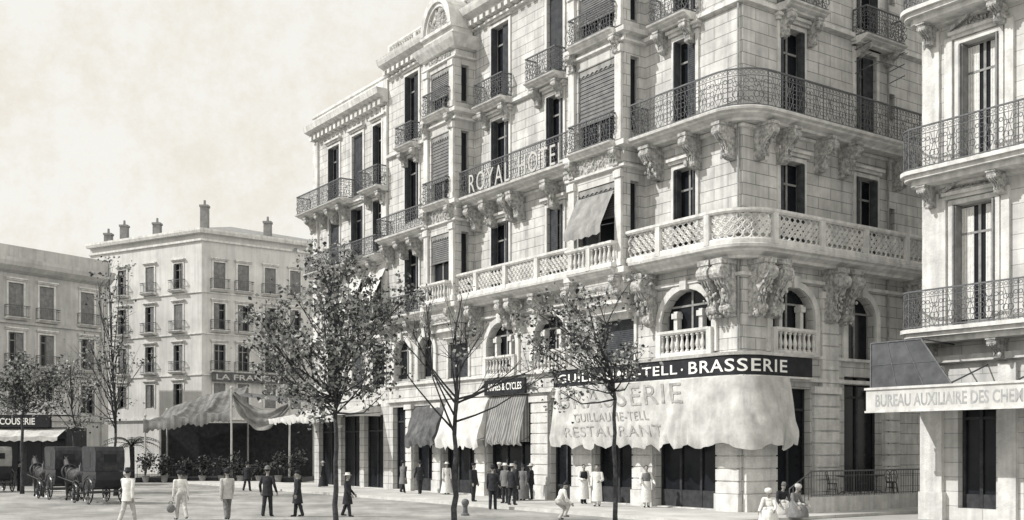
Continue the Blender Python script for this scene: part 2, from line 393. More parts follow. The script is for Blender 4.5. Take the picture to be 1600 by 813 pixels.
def stone_rail(pts,z0,h,kind='lattice',post=2.2):
    mb=MB(); pl=PLine(pts)
    mb.sweep(pts,[(-.13,z0),(.13,z0),(.13,z0+.14),(.1,z0+.2),(-.1,z0+.2),(-.13,z0+.14)])
    mb.sweep(pts,[(-.13,z0+h-.17),(.1,z0+h-.17),(.16,z0+h-.1),(.16,z0+h),(-.16,z0+h),(-.16,z0+h-.1)])
    np_=max(1,round(pl.L/post))
    for k in range(np_+1):
        x,y,tx,ty=pl.at(min(pl.L,max(0,pl.L*k/np_))); nx,ny=ty,-tx; q=.13
        c=[(x+tx*a+nx*b,y+ty*a+ny*b) for a,b in ((-q,-.145),(-q,.145),(q,.145),(q,-.145))]
        mb.hexa([(a,b,z0+.01) for a,b in c]+[(a,b,z0+h-.02) for a,b in c])
    zl,zh=z0+.2,z0+h-.17
    if kind=='vase':
        n=max(1,int(pl.L/.27)); H=zh-zl
        for k in range(n):
            x,y,tx,ty=pl.at(pl.L*(k+.5)/n)
            mb.lathe([(.09,0),(.09,.08*H),(.05,.13*H),(.095,.35*H),(.08,.5*H),(.045,.72*H),(.05,.86*H),(.085,.9*H),(.085,H)],(x,y),zl,8)
    else:
        H=zh-zl; rr=H/6; n=max(2,int(pl.L/(rr*2.0)))   # rows of interlaced rings
        for k in range(n):
            x,y,tx,ty=pl.at(pl.L*(k+.5)/n); t=Vector((tx,ty,0))
            for j in (1,3,5): mb.ring((x,y,zl+H*j/6),t,rr*1.02,.036,9)
            x,y,tx,ty=pl.at(pl.L*k/n); t=Vector((tx,ty,0))
            for j in (2,4): mb.ring((x,y,zl+H*j/6),t,rr*1.02,.034,9)
    return mb
def slab(pts,z,d,th=.42):
    mb=MB(); mb.sweep(pts,[(0,z-th),(d*.55,z-th),(d*.6,z-th*.8),(d*.86,z-th*.55),(d*.9,z-th*.4),(d+.05,z-th*.3),(d+.08,z-.04),(d+.02,z),(0,z)]); return mb
def balcony(par,f,a0,a1,z,d=.75,h=1.05,kind='iron',corb=2,ch=.7,th=.3,mat='trim'):
    e0,e1=f.ends(a0,a1); s=slab([f.xy(e0),f.xy(e1)],z,d,th).build('balcony',M[mat],par)
    r=d-.06; k=.05 if e1>e0 else -.05
    pts=[f.xy(e0+k,.05),f.xy(e0+k,r),f.xy(e1-k,r),f.xy(e1-k,.05)]
    if kind=='iron': iron_rail(pts,z,h).build('railing',M['iron'],s)
    else: stone_rail(pts,z,h,kind).build('balustrade',M['trim'],s)
    for i in range(corb):
        a=a0+(a1-a0)*(.14+.72*i/max(1,corb-1)); x,y=f.xy(a)
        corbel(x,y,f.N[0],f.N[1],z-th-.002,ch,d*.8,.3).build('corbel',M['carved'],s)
    return s
def arcpts(u0,v1,c=.6,n=9):
    return [(0,u0)]+[(c-c*math.cos(PI/2*k/n),c-c*math.sin(PI/2*k/n)) for k in range(n+1)]+[(v1,0)]
def text(body,bold=.012,ext=0.,cut=0.,space=1.0):
    cu=bpy.data.curves.new('lettering','FONT'); cu.body=body; cu.offset=bold; cu.extrude=ext; cu.resolution_u=3; cu.space_character=space
    o=bpy.data.objects.new('lettering',cu); col.objects.link(o); dg=bpy.context.evaluated_depsgraph_get(); dg.update()
    me=bpy.data.meshes.new_from_object(o.evaluated_get(dg))
    if cut:
        bm=bmesh.new(); bm.from_mesh(me); bmesh.ops.remove_doubles(bm,verts=bm.verts,dist=1e-5); bmesh.ops.triangulate(bm,faces=bm.faces)
        for _ in range(5):
            es=[e for e in bm.edges if e.calc_length()>cut]
            if not es: break
            bmesh.ops.subdivide_edges(bm,edges=es,cuts=1); bmesh.ops.triangulate(bm,faces=bm.faces)
        bm.to_mesh(me); bm.free()
    v=[tuple(x.co) for x in me.vertices]; fs=[tuple(p.vertices) for p in me.polygons]
    bpy.data.objects.remove(o); bpy.data.curves.remove(cu); bpy.data.meshes.remove(me)
    xs=[a[0] for a in v]; ys=[a[1] for a in v]; x0,x1,y0,y1=min(xs),max(xs),min(ys),max(ys)
    return [((a-x0)/(x1-x0),(b-y0)/(y1-y0),c) for a,b,c in v],fs
def lettering(body,fn,mat,par,bold=.012,ext=0.,cut=0.,space=1.0):
    v,fs=text(body,bold,ext,cut,space); mb=MB(); mb.v=[fn(a,b,c) for a,b,c in v]; mb.f=fs; return mb.build('lettering',mat,par)
# ------------------------------------------------------------------ MAIN BUILDING
fl=Face((0,0),(0,1),(-1,0)); fr=Face((0,0),(1,0),(0,-1))
hotel=thing('corner_building','ornate pale stone corner building with long wrapped balconies and two projecting bays','building',(0,0,0),FM)
FL=((10.5,14.1),(15.7,19.4),(20.4,24.2)); UEND=28.2; VEND=20.; TOP=25.2
B2=(5.55,9.25); B1=(18.84,21.95); BD=1.2
colsL=[(pu(1088),pu(1055)),(pu(881),pu(856)),(pu(796),pu(770)),(pu(655),pu(635))]
hl=[]; wl=[]
kinds=['open','half','open','half2','open','closed','open','open','half','open','open','half']
for i,(a,b) in enumerate(colsL):
    for j,(z0,z1) in enumerate(FL):
        hl.append((a,b,z0,z1)); wl.append((a,b,z0,z1,kinds[(i*3+j)%12]))
mez=[(1.55,4.5,6.45,9.1,7.75),(10.9,13.5,6.3,9.0,7.8),(15.0,17.6,6.3,9.0,7.8),(22.9,24.6,6.5,8.9,8.1),(25.6,27.4,6.5,8.9,8.1)]
hl+=mez
grd=[(1.35,4.87),(6.3,8.9),(10.5,12.2),(13.7,17.6),(18.7,22.0),(23.0,25.2),(26.0,27.7)]
hl+=[(a,b,.16,5.0) for a,b in grd]
mezb=[(6.2,8.6,6.4,8.3),(19.4,21.4,6.4,8.3)]; hl+=mezb
w=MB(); wall(w,fl,0,UEND,0,TOP,hl,.4)
hr=[]; wr=[]
for i,(a,b) in enumerate(((pv(1218),pv(1254)),(pv(1336),pv(1368)),(13.4,14.7),(16.6,17.9))):
    for j,(z0,z1) in enumerate(FL): hr.append((a,b,z0,z1)); wr.append((a,b,z0,z1,['open','open','half','open','half2','open'][(i*3+j)%6]))
slots=[(pv(1388),pv(1398),z,z+1.15) for z in (11.9,16.9,21.9)]; hr+=slots
mezr=[(pv(1204),pv(1271),6.4,9.05,7.9),(pv(1322),pv(1366),6.2,9.0,8.0)]; hr+=mezr
gr=[(pv(1212),pv(1266),.16,5.0),(pv(1319),pv(1376),.72,5.6),(11.5,14.0,.16,5.0)]; hr+=gr
wall(w,fr,0,VEND,0,TOP,hr,.4)
w.quad((0,0,TOP),(VEND,0,TOP),(VEND,UEND,TOP),(0,UEND,TOP)); w.quad((VEND,0,0),(VEND,UEND,0),(VEND,UEND,TOP),(VEND,0,TOP)); w.quad((0,UEND,0),(VEND,UEND,0),(VEND,UEND,TOP),(0,UEND,TOP))
w.build('wall',M['stone'],hotel)
for a,b,z0,z1,k in wl: window(hotel,fl,a,b,z0,z1,k)
for a,b,z0,z1,k in wr: window(hotel,fr,a,b,z0,z1,k)
for a,b,z0,z1 in slots: window(hotel,fr,a,b,z0,z1,'plain',sur=False)
for m_,f in [(m,fl) for m in mez]+[(m,fr) for m in mezr]:
    o=window(hotel,f,m_[0],m_[1],m_[2],m_[3],'plain',rec=.36,sur=False)
    t=MB(); arch_trim(t,f,m_[0],m_[1],m_[4],m_[3],z0=m_[2]); t.build('surround',M['trim'],o)
    if m_[1]-m_[0]>2.2:   # inner side piers of the wide openings
        wd=m_[1]-m_[0]
        for x0,x1 in ((m_[0]+wd*.22,m_[0]+wd*.29),(m_[1]-wd*.29,m_[1]-wd*.22)):
            t=MB(); f.box(t,x0,x1,m_[2],m_[4]+.5,-.3,-.05); f.box(t,x0-.06,x1+.06,m_[4]+.2,m_[4]+.42,-.31,.03)
            t.build('mullion',M['trim'],o)
        stone_rail([f.xy(q,.12) for q in f.ends(m_[0]+.02,m_[1]-.02)],m_[2]-.12,1.1,'vase',post=4).build('balustrade',M['trim'],o)
for a,b,z0,z1 in mezb: window(hotel,fl,a,b,z0,z1,'closed')
for (a,b),f,z0,z1 in [((a,b),fl,.16,5.0) for a,b in grd]+[((q[0],q[1]),fr,q[2],q[3]) for q in gr]:
    s=MB(); n=max(2,int((b-a)/1.1))
    for k in range(n+1):
        x=a+(b-a)*k/n; f.box(s,max(a,x-.06),min(b,x+.06),z0,z1,-.42,-.3)
    f.box(s,a,b,z1-.9,z1-.8,-.41,-.31); f.box(s,a,b,z0,z0+.7,-.43,-.32)
    o=s.build('shopfront',M['wood'],hotel); p=MB(); p.quad(f.p(a,z0,-.38),f.p(b,z0,-.38),f.p(b,z1,-.38),f.p(a,z1,-.38)); p.build('pane',M['glass'],o)
# ground-floor piers in banded stone
def piers(f,edges,z1,d=.16):
    for a,b in edges:
        p=MB(); z=.0; 
        f.box(p,a+.02,b-.02,0,.8,.003,d+.06)
        z=.82
        while z<z1-.3:
            f.box(p,a+.05,b-.05,z,min(z+.44,z1),.003,d); z+=.5
        f.box(p,a+.08,b-.08,.8,z1,.002,d-.05); f.box(p,a-.03,b+.03,z1-.28,z1,.004,d+.08)
        p.build('pier',M['trim'],hotel)
ed=[(.0,1.33)]+[(grd[i][1]+.02,grd[i+1][0]-.02) for i in range(len(grd)-1)]
piers(fl,ed,5.1); piers(fr,[(0.0,gr[0][0]-.02),(gr[0][1]+.03,gr[0][1]+1.7),(gr[1][1]+.03,gr[1][1]+1.2)],5.1)
piers(fr,[(mezr[0][1]+.35,mezr[0][1]+1.5)],9.0,.14)
# string courses
pth=arcpts(UEND,VEND,.02,2)
for z,h,d in ((5.25,.18,.2),(6.2,.14,.16),(9.25,.16,.18),(15.0,.15,.14),(19.85,.2,.2),(24.55,.12,.16)):
    c=MB(); c.sweep(pth,[(.003,z),(d,z+.03),(d,z+h),(.003,z+h+.02)]); c.build('string_course',M['trim'],hotel)
c=MB()
c.sweep(pth,[(.004,24.9),(.3,24.95),(.4,25.1),(.75,25.25),(.85,25.45),(.9,25.6),(.004,25.6)])
for a in np.arange(.3,UEND,.55): fl.box(c,a,a+.28,24.72,24.96,.003,.5)
for a in np.arange(.3,VEND,.55): fr.box(c,a,a+.28,24.72,24.96,.003,.5)
c.build('cornice',M['trim'],hotel)
stone_rail([fl.xy(UEND-.1,-.05),fl.xy(.3,-.05)],25.6,1.0,'vase',3).build('roof_balustrade',M['trim'],hotel)
# main wrapped balconies
def longbalcony(pts,z,d,kind,h,corbs,ch,cw,th,fancy,ret=True):
    s=slab(pts,z,d,th).build('balcony',M['trim'],hotel)
    rp=offs(pts,d-.1)
    if ret: rp=[pts[0]]+rp
    if kind=='iron': iron_rail(rp,z,h,.2).build('railing',M['iron'],s)
    else: stone_rail(rp,z,h,kind,2.8).build('balustrade',M['trim'],s)
    for f,a in corbs:
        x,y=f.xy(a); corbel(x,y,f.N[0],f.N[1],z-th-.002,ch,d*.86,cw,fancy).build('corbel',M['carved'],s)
longbalcony(arcpts(5.35,VEND),10.4,1.1,'lattice',1.32,[(fl,1.15),(fl,.45),(fl,5.0),(fr,.55),(fr,pv(1200)),(fr,pv(1290)),(fr,pv(1312)),(fr,10.4)],2.2,.48,.5,34)
longbalcony(arcpts(5.35,VEND),15.6,1.1,'iron',1.42,[(fl,pu(1033)),(fl,pu(1092)),(fl,.5),(fl,4.7),(fr,.8),(fr,pv(1217)),(fr,pv(1276)),(fr,pv(1314)),(fr,9.6),(fr,12)],1.35,.36,.42,6)
longbalcony([(0,18.75),(0,9.3)],10.4,1.1,'lattice',1.25,[(fl,10),(fl,12.6),(fl,14.6),(fl,15.4),(fl,18.2)],1.4,.36,.45,6)
longbalcony([(0,18.75),(0,9.3)],15.6,1.1,'iron',1.35,[(fl,pu(805)),(fl,pu(818)),(fl,pu(775)),(fl,pu(872)),(fl,9.8),(fl,18.3)],1.3,.36,.42,6)
longbalcony([(0,UEND-.2),(0,22.0)],14.9,1.0,'iron',1.2,[(fl,23),(fl,24.5),(fl,26),(fl,27.6)],1.0,.32,.38,2)
longbalcony([(0,UEND-.2),(0,22.0)],10.2,.9,'iron',1.1,[(fl,23),(fl,25),(fl,27.2)],1.0,.32,.38,2)
for p0,p1,z in ((757,802,20.2),(838,886,20.2),(1032,1090,20.2)): balcony(hotel,fl,pu(p1),pu(p0),z,.75,1.15,'iron',2,.85)
balcony(hotel,fl,pu(658),pu(632),20.0,.7,1.15,'iron',2,.8)
balcony(hotel,fr,pv(1212),pv(1272),20.2,.8,1.15,'iron',2,1.0); balcony(hotel,fr,pv(1330),pv(1392),19.9,.8,1.15,'iron',2,.5)
s=MB()   # clothes-drying struts under the side balcony
for a in (pv(1334),pv(1386)):
    for zz in (18.4,18.9,19.4): s.tube(fr.p(a,zz,.02),fr.p(a-.1,zz+.1,.95),.022,n=5)
s.tube(fr.p(pv(1330),18.9,.6),fr.p(pv(1390),19.0,.6),.02,n=5); s.tube(fr.p(pv(1330),18.45,.9),fr.p(pv(1390),19.55,.9),.02,n=5)
s.build('drying_rack',M['iron'],hotel)
s=MB(); s.tube(fl.p(.12,.2,.1),fl.p(.12,24.8,.1),.05,n=7); s.build('drain_pipe',M['frame'],hotel)
s=MB(); s.tube(fr.p(9.0,.7,.1),fr.p(9.0,24.8,.1),.05,n=7); s.build('drain_pipe',M['frame'],hotel)
# projecting bays
BT=23.9
def bay(u0,u1,gable):
    ff=Face((-BD,u0),(0,1),(-1,0)); fs=Face((-BD,u0),(1,0),(0,-1)); fb=Face((-BD,u1),(1,0),(0,1)); W=u1-u0
    m=.62; hf=[(m,W-m,11.3,14.0),(m,W-m,15.75,19.3),(m,W-m,20.45,22.75)]
    hs=[(.36,.84,z0+.3,min(z1-.15,22.7)) for z0,z1 in FL]
    b=MB(); wall(b,ff,0,W,9.6,BT,hf,.3); wall(b,fs,0,BD,9.6,BT,hs,.25); b.quad(fb.p(0,9.6),fb.p(BD,9.6),fb.p(BD,BT),fb.p(0,BT))
    b.quad(ff.p(0,9.6),ff.p(W,9.6),(0,u1,9.6),(0,u0,9.6)); b.quad(ff.p(0,BT),ff.p(W,BT),(0,u1,BT),(0,u0,BT))
    b.build('projecting_bay',M['stone'],hotel)
    t=MB()
    path=[(0,u1),(-BD,u1),(-BD,u0),(0,u0)]
    for z,h,d in ((9.9,.35,.2),(14.45,.14,.16),(15.3,.3,.22),(19.75,.14,.14),(20.1,.28,.2),(23.0,.12,.14)):
        t.sweep(path,[(.003,z),(d,z+h*.3),(d,z+h),(.003,z+h)])
    for z0,z1 in ((10.3,14.4),(15.65,19.7),(20.45,22.95)):
        for x0,x1 in ((.06,.46),(W-.46,W-.06)):
            ff.box(t,x0,x1,z0,z1,.003,.13); ff.box(t,x0-.04,x1+.04,z1-.35,z1-.05,.004,.2); ff.box(t,x0-.04,x1+.04,z0,z0+.3,.004,.18)
    t.sweep(path,[(.004,BT-.4),(.2,BT-.35),(.45,BT),(.55,BT+.2),(.004,BT+.2)])
    for i,(z,dd) in enumerate(((9.6,.0),(9.2,.22),(8.85,.5),(8.6,.8))):
        fl.box(t,u0+dd*.9+.05,u1-dd*.9-.05,z-.38,z-.004,.004,BD-dd*1.15)
    t.build('bay_trim',M['trim'],hotel)
    for z0,z1 in ((14.65,15.25),(23.18,23.42)):   # carved panels
        n=MB(); ff.box(n,.5,W-.5,z0-.04,z1+.04,.003,.03)
        for k in range(70):
            q=rnd.uniform(.035,.085); n.ell(ff.p(rnd.uniform(.5,W-.5),rnd.uniform(z0,z1),.03),(q,q,q*rnd.uniform(.7,1.6)),6,4)
        n.build('carved_panel',M['carved'],hotel)
    n=MB(); ff.box(n,.4,W-.4,9.3,9.62,-.2,.02)
    for k in range(46):
        a=rnd.uniform(0,PI); n.ell(ff.p(W/2+math.cos(a)*(W/2-.45),9.0+math.sin(a)*.5,.0),(.1,.1,.11),6,4)
    n.build('carved_swag',M['carved'],hotel)
    for k,(a0,a1,z0,z1) in enumerate(hf):
        window(hotel,ff,a0,a1,z0,z1,'blind',rec=.24,drop=(.55,.68,.62)[k],sur=False)
    for a0,a1,z0,z1 in hs: window(hotel,fs,a0,a1,z0,z1,'plain',rec=.2,sur=False)
    balcony(hotel,ff,m-.25,W-m+.25,15.62,.45,1.2,'iron',0); balcony(hotel,ff,m-.25,W-m+.25,20.4,.45,1.15,'iron',0)
    balcony(hotel,ff,m-.25,W-m+.25,10.26,.4,1.1,'vase',0)
    for z in (9.9,15.3,20.1):
        for a in (.35,W-.35):
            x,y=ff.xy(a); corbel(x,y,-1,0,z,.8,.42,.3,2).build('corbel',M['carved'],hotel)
    if gable:
        q=MB(); n_=14; ac=W/2; g0=BT+.2
        ff.box(q,.05,W-.05,g0,g0+.55,-1.1,.12); ff.box(q,.0,W,g0+.55,g0+.72,-1.1,.3)
        for k in range(n_):
            t0,t1=PI*k/n_,PI*(k+1)/n_
            for r0,r1,d0,d1 in ((1.22,1.52,-1.1,.32),(1.05,1.22,-1.1,.2),(0,1.05,-.8,.04)):
                pp=[(ac-r*math.cos(t),g0+.72+1.2*r*math.sin(t)) for t,r in ((t0,r0),(t0,r1),(t1,r1),(t1,r0))]
                q.hexa([ff.p(*x,d0) for x in pp]+[ff.p(*x,d1) for x in pp])
        q.build('gable',M['trim'],hotel)
        q=MB()
        for k in range(90):
            a=rnd.uniform(.1,PI-.1); r=rnd.uniform(.1,1.0); z=rnd.uniform(.06,.14); q.ell(ff.p(ac-r*math.cos(a),g0+.75+1.15*r*math.sin(a),.06),(z,z,z*1.3),6,4)
        q.build('carved_crest',M['carved'],hotel)
        q=MB()
        for k in range(80):
            z=rnd.uniform(.09,.2); q.ell(fl.p(u0-rnd.uniform(.0,2.0),25.6+rnd.uniform(0,1.9)*rnd.random(),.35),(z,z,z*1.5),6,4)
        fl.box(q,u0-2.0,u0,25.6,25.9,-.1,.5)
        q.build('carved_urn_group',M['carved'],hotel)
    return ff
f2=bay(*B2,False); f1=bay(*B1,True)
# ------------------------------------------------------------------ cloth awnings
def awning(name,label,pts,zt,zb,d0,d1,mat,val=.4,scal=.55,wr=.05,frame=True,seed=0,pw_=.85,sagk=.12,fold=1.,calm=None):
    pl=PLine(offs(pts,(d0+d1)/2)); top=PLine(pts)
    P0=PLine(offs(pts,d0)); n=max(6,int(pl.L/.1)); K=14
    root=thing(name,label,'awning',(pts[0][0],pts[0][1],zb),FM)
    def surf(s,t,lift=0.):
        x,y,tx,ty=top.at(s*top.L)
        e=.004; xa,ya,_,_=P0.at(max(0,(s-e))*P0.L); xb,yb,_,_=P0.at(min(1,(s+e))*P0.L); l=math.hypot(xb-xa,yb-ya) or 1; tx,ty=(xb-xa)/l,(yb-ya)/l
        nx,ny=ty,-tx
        d=d0+(d1-d0)*(t**pw_)+lift; q=s*pl.L
        wz=noise.noise(Vector((q*.7+seed,t*1.2,seed)))*wr*1.3+noise.noise(Vector((q*1.9+t*2.2,t*1.0,seed+5)))*wr*1.0
        wz+=fold*wr*(.75*noise.noise(Vector((q*4.2-t*1.2,t*.7,seed+9)))+.4*noise.noise(Vector((q*9.+t*3,t*1.6,seed+2))))
        if calm: wz*=.35+.75*min(1,max(0,(s-calm)/.12))
        sag=sagk*math.sin(PI*t)
        z=zt+(zb-zt)*t-sag+wz*t*.7
        return (x+nx*(d+wz*(.25+t)),y+ny*(d+wz*(.25+t)),z)
    mb=MB()
    for i in range(n+1):
        for k in range(K+1): mb.v.append(surf(i/n,k/K))
        s_=i/n*pl.L; x,y,z=surf(i/n,1.0)
        ph=s_/scal+.35*noise.noise(Vector((s_*.9,seed,1)))
        dz=val*(.55+.45*abs(math.sin(PI*ph))*(1+.5*noise.noise(Vector((s_*.8,seed,7)))))+noise.noise(Vector((s_*2,seed,3)))*.1
        x2,y2,_=surf(i/n,1.0,-.06+.08*math.sin(s_*7)); mb.v.append((x2,y2,z-dz))
    for i in range(n):
        for k in range(K+1):
            q=i*(K+2)+k; mb.f.append((q,q+1,q+K+3,q+K+2))
    for e in (0,1):   # end flaps back to the wall
        a=[surf(e,k/K) for k in range(K+1)]; x,y,_=surf(e,0,-d0*.95)
        for k in range(K): 
            mb.quad(a[k],a[k+1],(x,y,a[k+1][2]),(x,y,a[k][2]))
    for i in range(n):
        a=surf(i/n,0);b_=surf((i+1)/n,0);c_=surf((i+1)/n,0,-d0*.9);e_=surf(i/n,0,-d0*.9); mb.quad(a,b_,(c_[0],c_[1],c_[2]+.05),(e_[0],e_[1],e_[2]+.05))
    mb.build('canopy_cloth',mat,root,True)
    if frame:
        r=MB()
        m=max(2,int(pl.L/2.5))
        for i in range(m+1):
            s=min(1,i/m); a=surf(s,.98,-.05); b_=surf(s,0,-d0*.9); r.tube((b_[0],b_[1],zb+.25),(a[0],a[1],a[2]-.03),.022,n=5)
        r.build('support_arm',M['iron'],root)
    return root,surf,pl
UA=pu(862,1.0)
bp=arcpts(UA,pv(1246,1.1),.6)
aw,sf,pl=awning('cafe_awning','wide white cloth awning with faded lettering wrapped round the street corner',bp,5.36,3.05,.72,1.14,M['canvas_w'],.5,1.25,.115,pw_=.8,fold=1.2,sagk=.04,calm=.5)
tot=PLine(bp).L
def awt(body,p0,p1,t0,t1,mat,bold,d):
    s0=(UA-pu(p0,d))/tot; s1=(UA-pu(p1,d))/tot
    tm=(t0+t1)/2
    def fn(a,b,c):
        t=t1+(t0-t1)*b; s=s0+(s1-s0)*a+(t-tm)*.075   # letters stay plumb on the leaning cloth
        return sf(s,t,.03)
    lettering(body,fn,mat,aw,bold,cut=.09,space=1.12)
awt('BRASSERIE',872,1064,.05,.41,M['letter_g'],.0,.9); awt('GUILLAUME-TELL',898,1014,.51,.68,M['letter_g'],.0,.98); awt('RESTAURANT',882,1034,.77,.98,M['letter_g'],.002,1.1)
# fascia sign
sgn=thing('fascia_sign','long dark sign board with white capitals curving round the corner above the big awning','sign',(-.3,6,5.45),FM)
US=pu(866,.4)
sp=arcpts(US,pv(1268,.4),.7); b=MB(); b.sweep(sp,[(.3,5.42),(.44,5.42),(.44,6.2),(.3,6.2)]); b.build('board',M['sign'],sgn)
b=MB(); b.sweep(sp,[(.28,6.2),(.5,6.203),(.56,6.32),(.28,6.32)]); b.build('moulding',M['trim'],sgn)
b=MB(); b.sweep(sp,[(.28,5.34),(.48,5.34),(.48,5.42),(.28,5.42)]); b.build('moulding',M['trim'],sgn)
SP=PLine(offs(sp,.455))
def stx(body,s0,s1,z0,z1):
    def fn(a,b_,c):
        x,y,tx,ty=SP.at(s0+(s1-s0)*a); return (x,y,z0+(z1-z0)*b_)
    lettering(body,fn,M['letter'],sgn,.012,cut=.2,space=1.1)
def spos(u): return US-u
vb=SP.L-(pv(1268,.4)-pv(1230,.45))
stx('BRASSERIE',spos(pu(1076,.45)),vb,5.56,6.06); stx('.',spos(pu(1067,.45)),spos(pu(1064,.45)),5.72,5.82)
stx('GUILLAUME-TELL',spos(pu(872,.45)),spos(pu(1058,.45)),5.6,6.0)
# neighbouring shop blinds
def sawn(name,label,p0,p1,zt,zb,d,mat,**k): return awning(name,label,[(0,pu(p0,d*.6)),(0,pu(p1,d*.6))],zt,zb,.2,d,mat,**k)
sawn('shop_awning','white scalloped shop awning left of the small dark shop sign',690,755,5.2,3.0,1.0,M['canvas'],val=.5,scal=.6,seed=3,wr=.09,pw_=.7)
sawn('shop_blind','grey finely striped shop blind hanging under the small dark shop sign',759,818,5.2,2.9,.6,M['canvas_t'],val=.2,scal=.5,seed=8)
sawn('shop_awning','dark crumpled shop awning behind the bare tree',640,686,4.9,3.1,1.0,M['canvas_d'],val=.5,scal=.8,wr=.16,seed=12)
ss=thing('shop_sign','small dark shop sign with white capitals above the striped blind','sign',(-.4,16,5.3),FM)
b=MB(); fl.box(b,pu(819,.4),pu(756,.4),5.28,6.05,.25,.38); b.build('board',M['sign'],ss)
A,B=pu(757,.4)-.25,pu(818,.4)+.2
lettering('ARMES & CYCLES',lambda a,b_,c:fl.p(A+(B-A)*a,5.5+.36*b_,.385),M['letter'],ss,.012)
# letters on the balcony
hs_=thing('hotel_letters','tall weathered free-standing capitals fixed along the balcony railing between the two bays','sign',(-1.1,14,15.6),FM)
LA,LB=pu(733,1.2),pu(884,1.2)
for word,q0,q1 in (('ROYAL',0.,.45),('HOTEL',.54,.98)):
    lettering(word,lambda a,b_,c:fl.p(LA+(LB-LA)*(q0+(q1-q0)*a),15.62-.05*a+.95*b_,1.2+.02*c/.06),M['letter_m'],hs_,-.006,.05,space=1.2)
# window awnings
def wawn(f,a0,a1,zt,zb,d,mat,label,frame,off):
    t=thing('window_awning',label,'awning',off,frame); mb=MB(); n=10
    for i in range(n+1):
        a=a0+(a1-a0)*i/n; sg=.05*math.sin(PI*i/n)
        for k in range(6): mb.v.append(f.p(a,zt+(zb-zt)*(k/5)-sg*(k/5),.06+d*(k/5)+.03*noise.noise(Vector((i*.5,k*.6,a0)))))
        mb.v.append(f.p(a,zb-sg-.28-.07*(i%2),.06+d))
    for i in range(n):
        for k in range(6): q=i*7+k; mb.f.append((q,q+1,q+8,q+7))
    mb.build('canopy_cloth',mat,t,True)
    r=MB(); 
    for a in (a0,a1): r.tube(f.p(a,zb+.2,.03),f.p(a,zb,d+.04),.02,n=5)
    r.build('support_arm',M['iron'],t)
W2=B2[1]-B2[0]
wawn(f2,.6,W2-.6,13.6,12.0,.75,M['canvas_g'],'grey cloth awning pulled out over the lower window of the nearer bay',FM,(-1.2,7,12))
# ------------------------------------------------------------------ ADJOINING WING
wing=thing('apartment_building','lower pale apartment building joined to the left end of the ornate corner building','building',(0,UEND+.02,0),FM)
WU0,WU1=UEND+.02,38.6
cw=[(pu(602),pu(585)),(pu(568),pu(551)),(pu(531),pu(515))]
fw=fl; hw=[]; ww=[]
for i,(a,b) in enumerate(cw):
    for j,(z0,z1) in enumerate(((6.3,8.9),(10.5,13.5),(14.6,17.7),(18.5,22.3))): hw.append((a,b,z0,z1)); ww.append((a,b,z0,z1,['open','closed','half'][(i+j)%3]))
gw=[(28.9,31.4),(32,34.6),(35.2,37.9)]; hw+=[(a,b,.16,4.6) for a,b in gw]
w=MB(); wall(w,fw,WU0,WU1,0,24.0,hw,.35)
w.quad((0,WU1,0),(14,WU1,0),(14,WU1,24),(0,WU1,24)); w.quad((0,WU0,24),(14,WU0,24),(14,WU1,24),(0,WU1,24)); w.quad((14,WU0,0),(14,WU1,0),(14,WU1,24),(14,WU0,24))
w.build('wall',M['stone'],wing)
for a,b,z0,z1,k in ww: window(wing,fw,a,b,z0,z1,k)
for a,b in gw:
    s=MB(); 
    for x in (a,(a+b)/2-.05,b-.1): fw.box(s,x,x+.1,.16,4.6,-.4,-.3)
    fw.box(s,a,b,3.6,3.7,-.39,-.31); o=s.build('shopfront',M['wood'],wing); p=MB(); p.quad(fw.p(a,.16,-.36),fw.p(b,.16,-.36),fw.p(b,4.6,-.36),fw.p(a,4.6,-.36)); p.build('pane',M['glass'],o)
cp=[(0,WU1+.0),(0,WU0+.01)]
c=MB(); c.sweep(cp,[(.004,23.3),(.25,23.35),(.35,23.6),(.75,23.75),(.85,24.1),(.004,24.1)])
for a in np.arange(WU0+.3,WU1-.2,.6): fw.box(c,a,a+.3,23.2,23.55,.006,.45)
c.sweep(cp,[(-.3,24.1),(.1,24.1),(.1,24.75),(.18,24.8),(.18,24.95),(-.3,24.95)])
c.build('cornice',M['trim'],wing)
for z in (9.3,14.0,18.0): c=MB(); c.sweep(cp,[(.003,z),(.16,z+.04),(.16,z+.18),(.003,z+.2)]); c.build('string_course',M['trim'],wing)
for a0,a1 in ((WU0+.05,WU0+.7),(WU1-.75,WU1-.05)):
    p=MB(); 
    for z0,z1 in ((9.6,13.9),(14.3,17.9),(18.3,23.1)): fw.box(p,a0,a1,z0,z1,.003,.14)
    p.build('pilaster',M['trim'],wing)
balcony(wing,fw,pu(556),WU1+.6,18.3,1.1,1.2,'iron',4,.9); balcony(wing,fw,pu(607),pu(577),18.3,.8,1.2,'iron',2,.8)
balcony(wing,fw,pu(607),WU1-.3,14.2,.9,1.1,'iron',5,.8); balcony(wing,fw,pu(607),pu(577),10.2,.8,1.05,'iron',2,.7)
wawn(fw,cw[0][0]-.3,cw[0][1]+.3,13.6,11.6,.9,M['canvas'],'white window awning nearest the ornate building, above the tree',FM,(0,29.5,12))
wawn(fw,cw[1][0]-.3,cw[1][1]+.3,13.6,11.4,.9,M['canvas'],'white window awning further left on the lower apartment building',FM,(0,32.5,12))
awning('terrace_awning','long white terrace awning on the ground floor of the lower apartment building',[(0,WU1+.2),(0,WU0+1)],5.2,4.5,.2,3.2,M['canvas_w'],val=.4,scal=.7,seed=21,wr=.1)
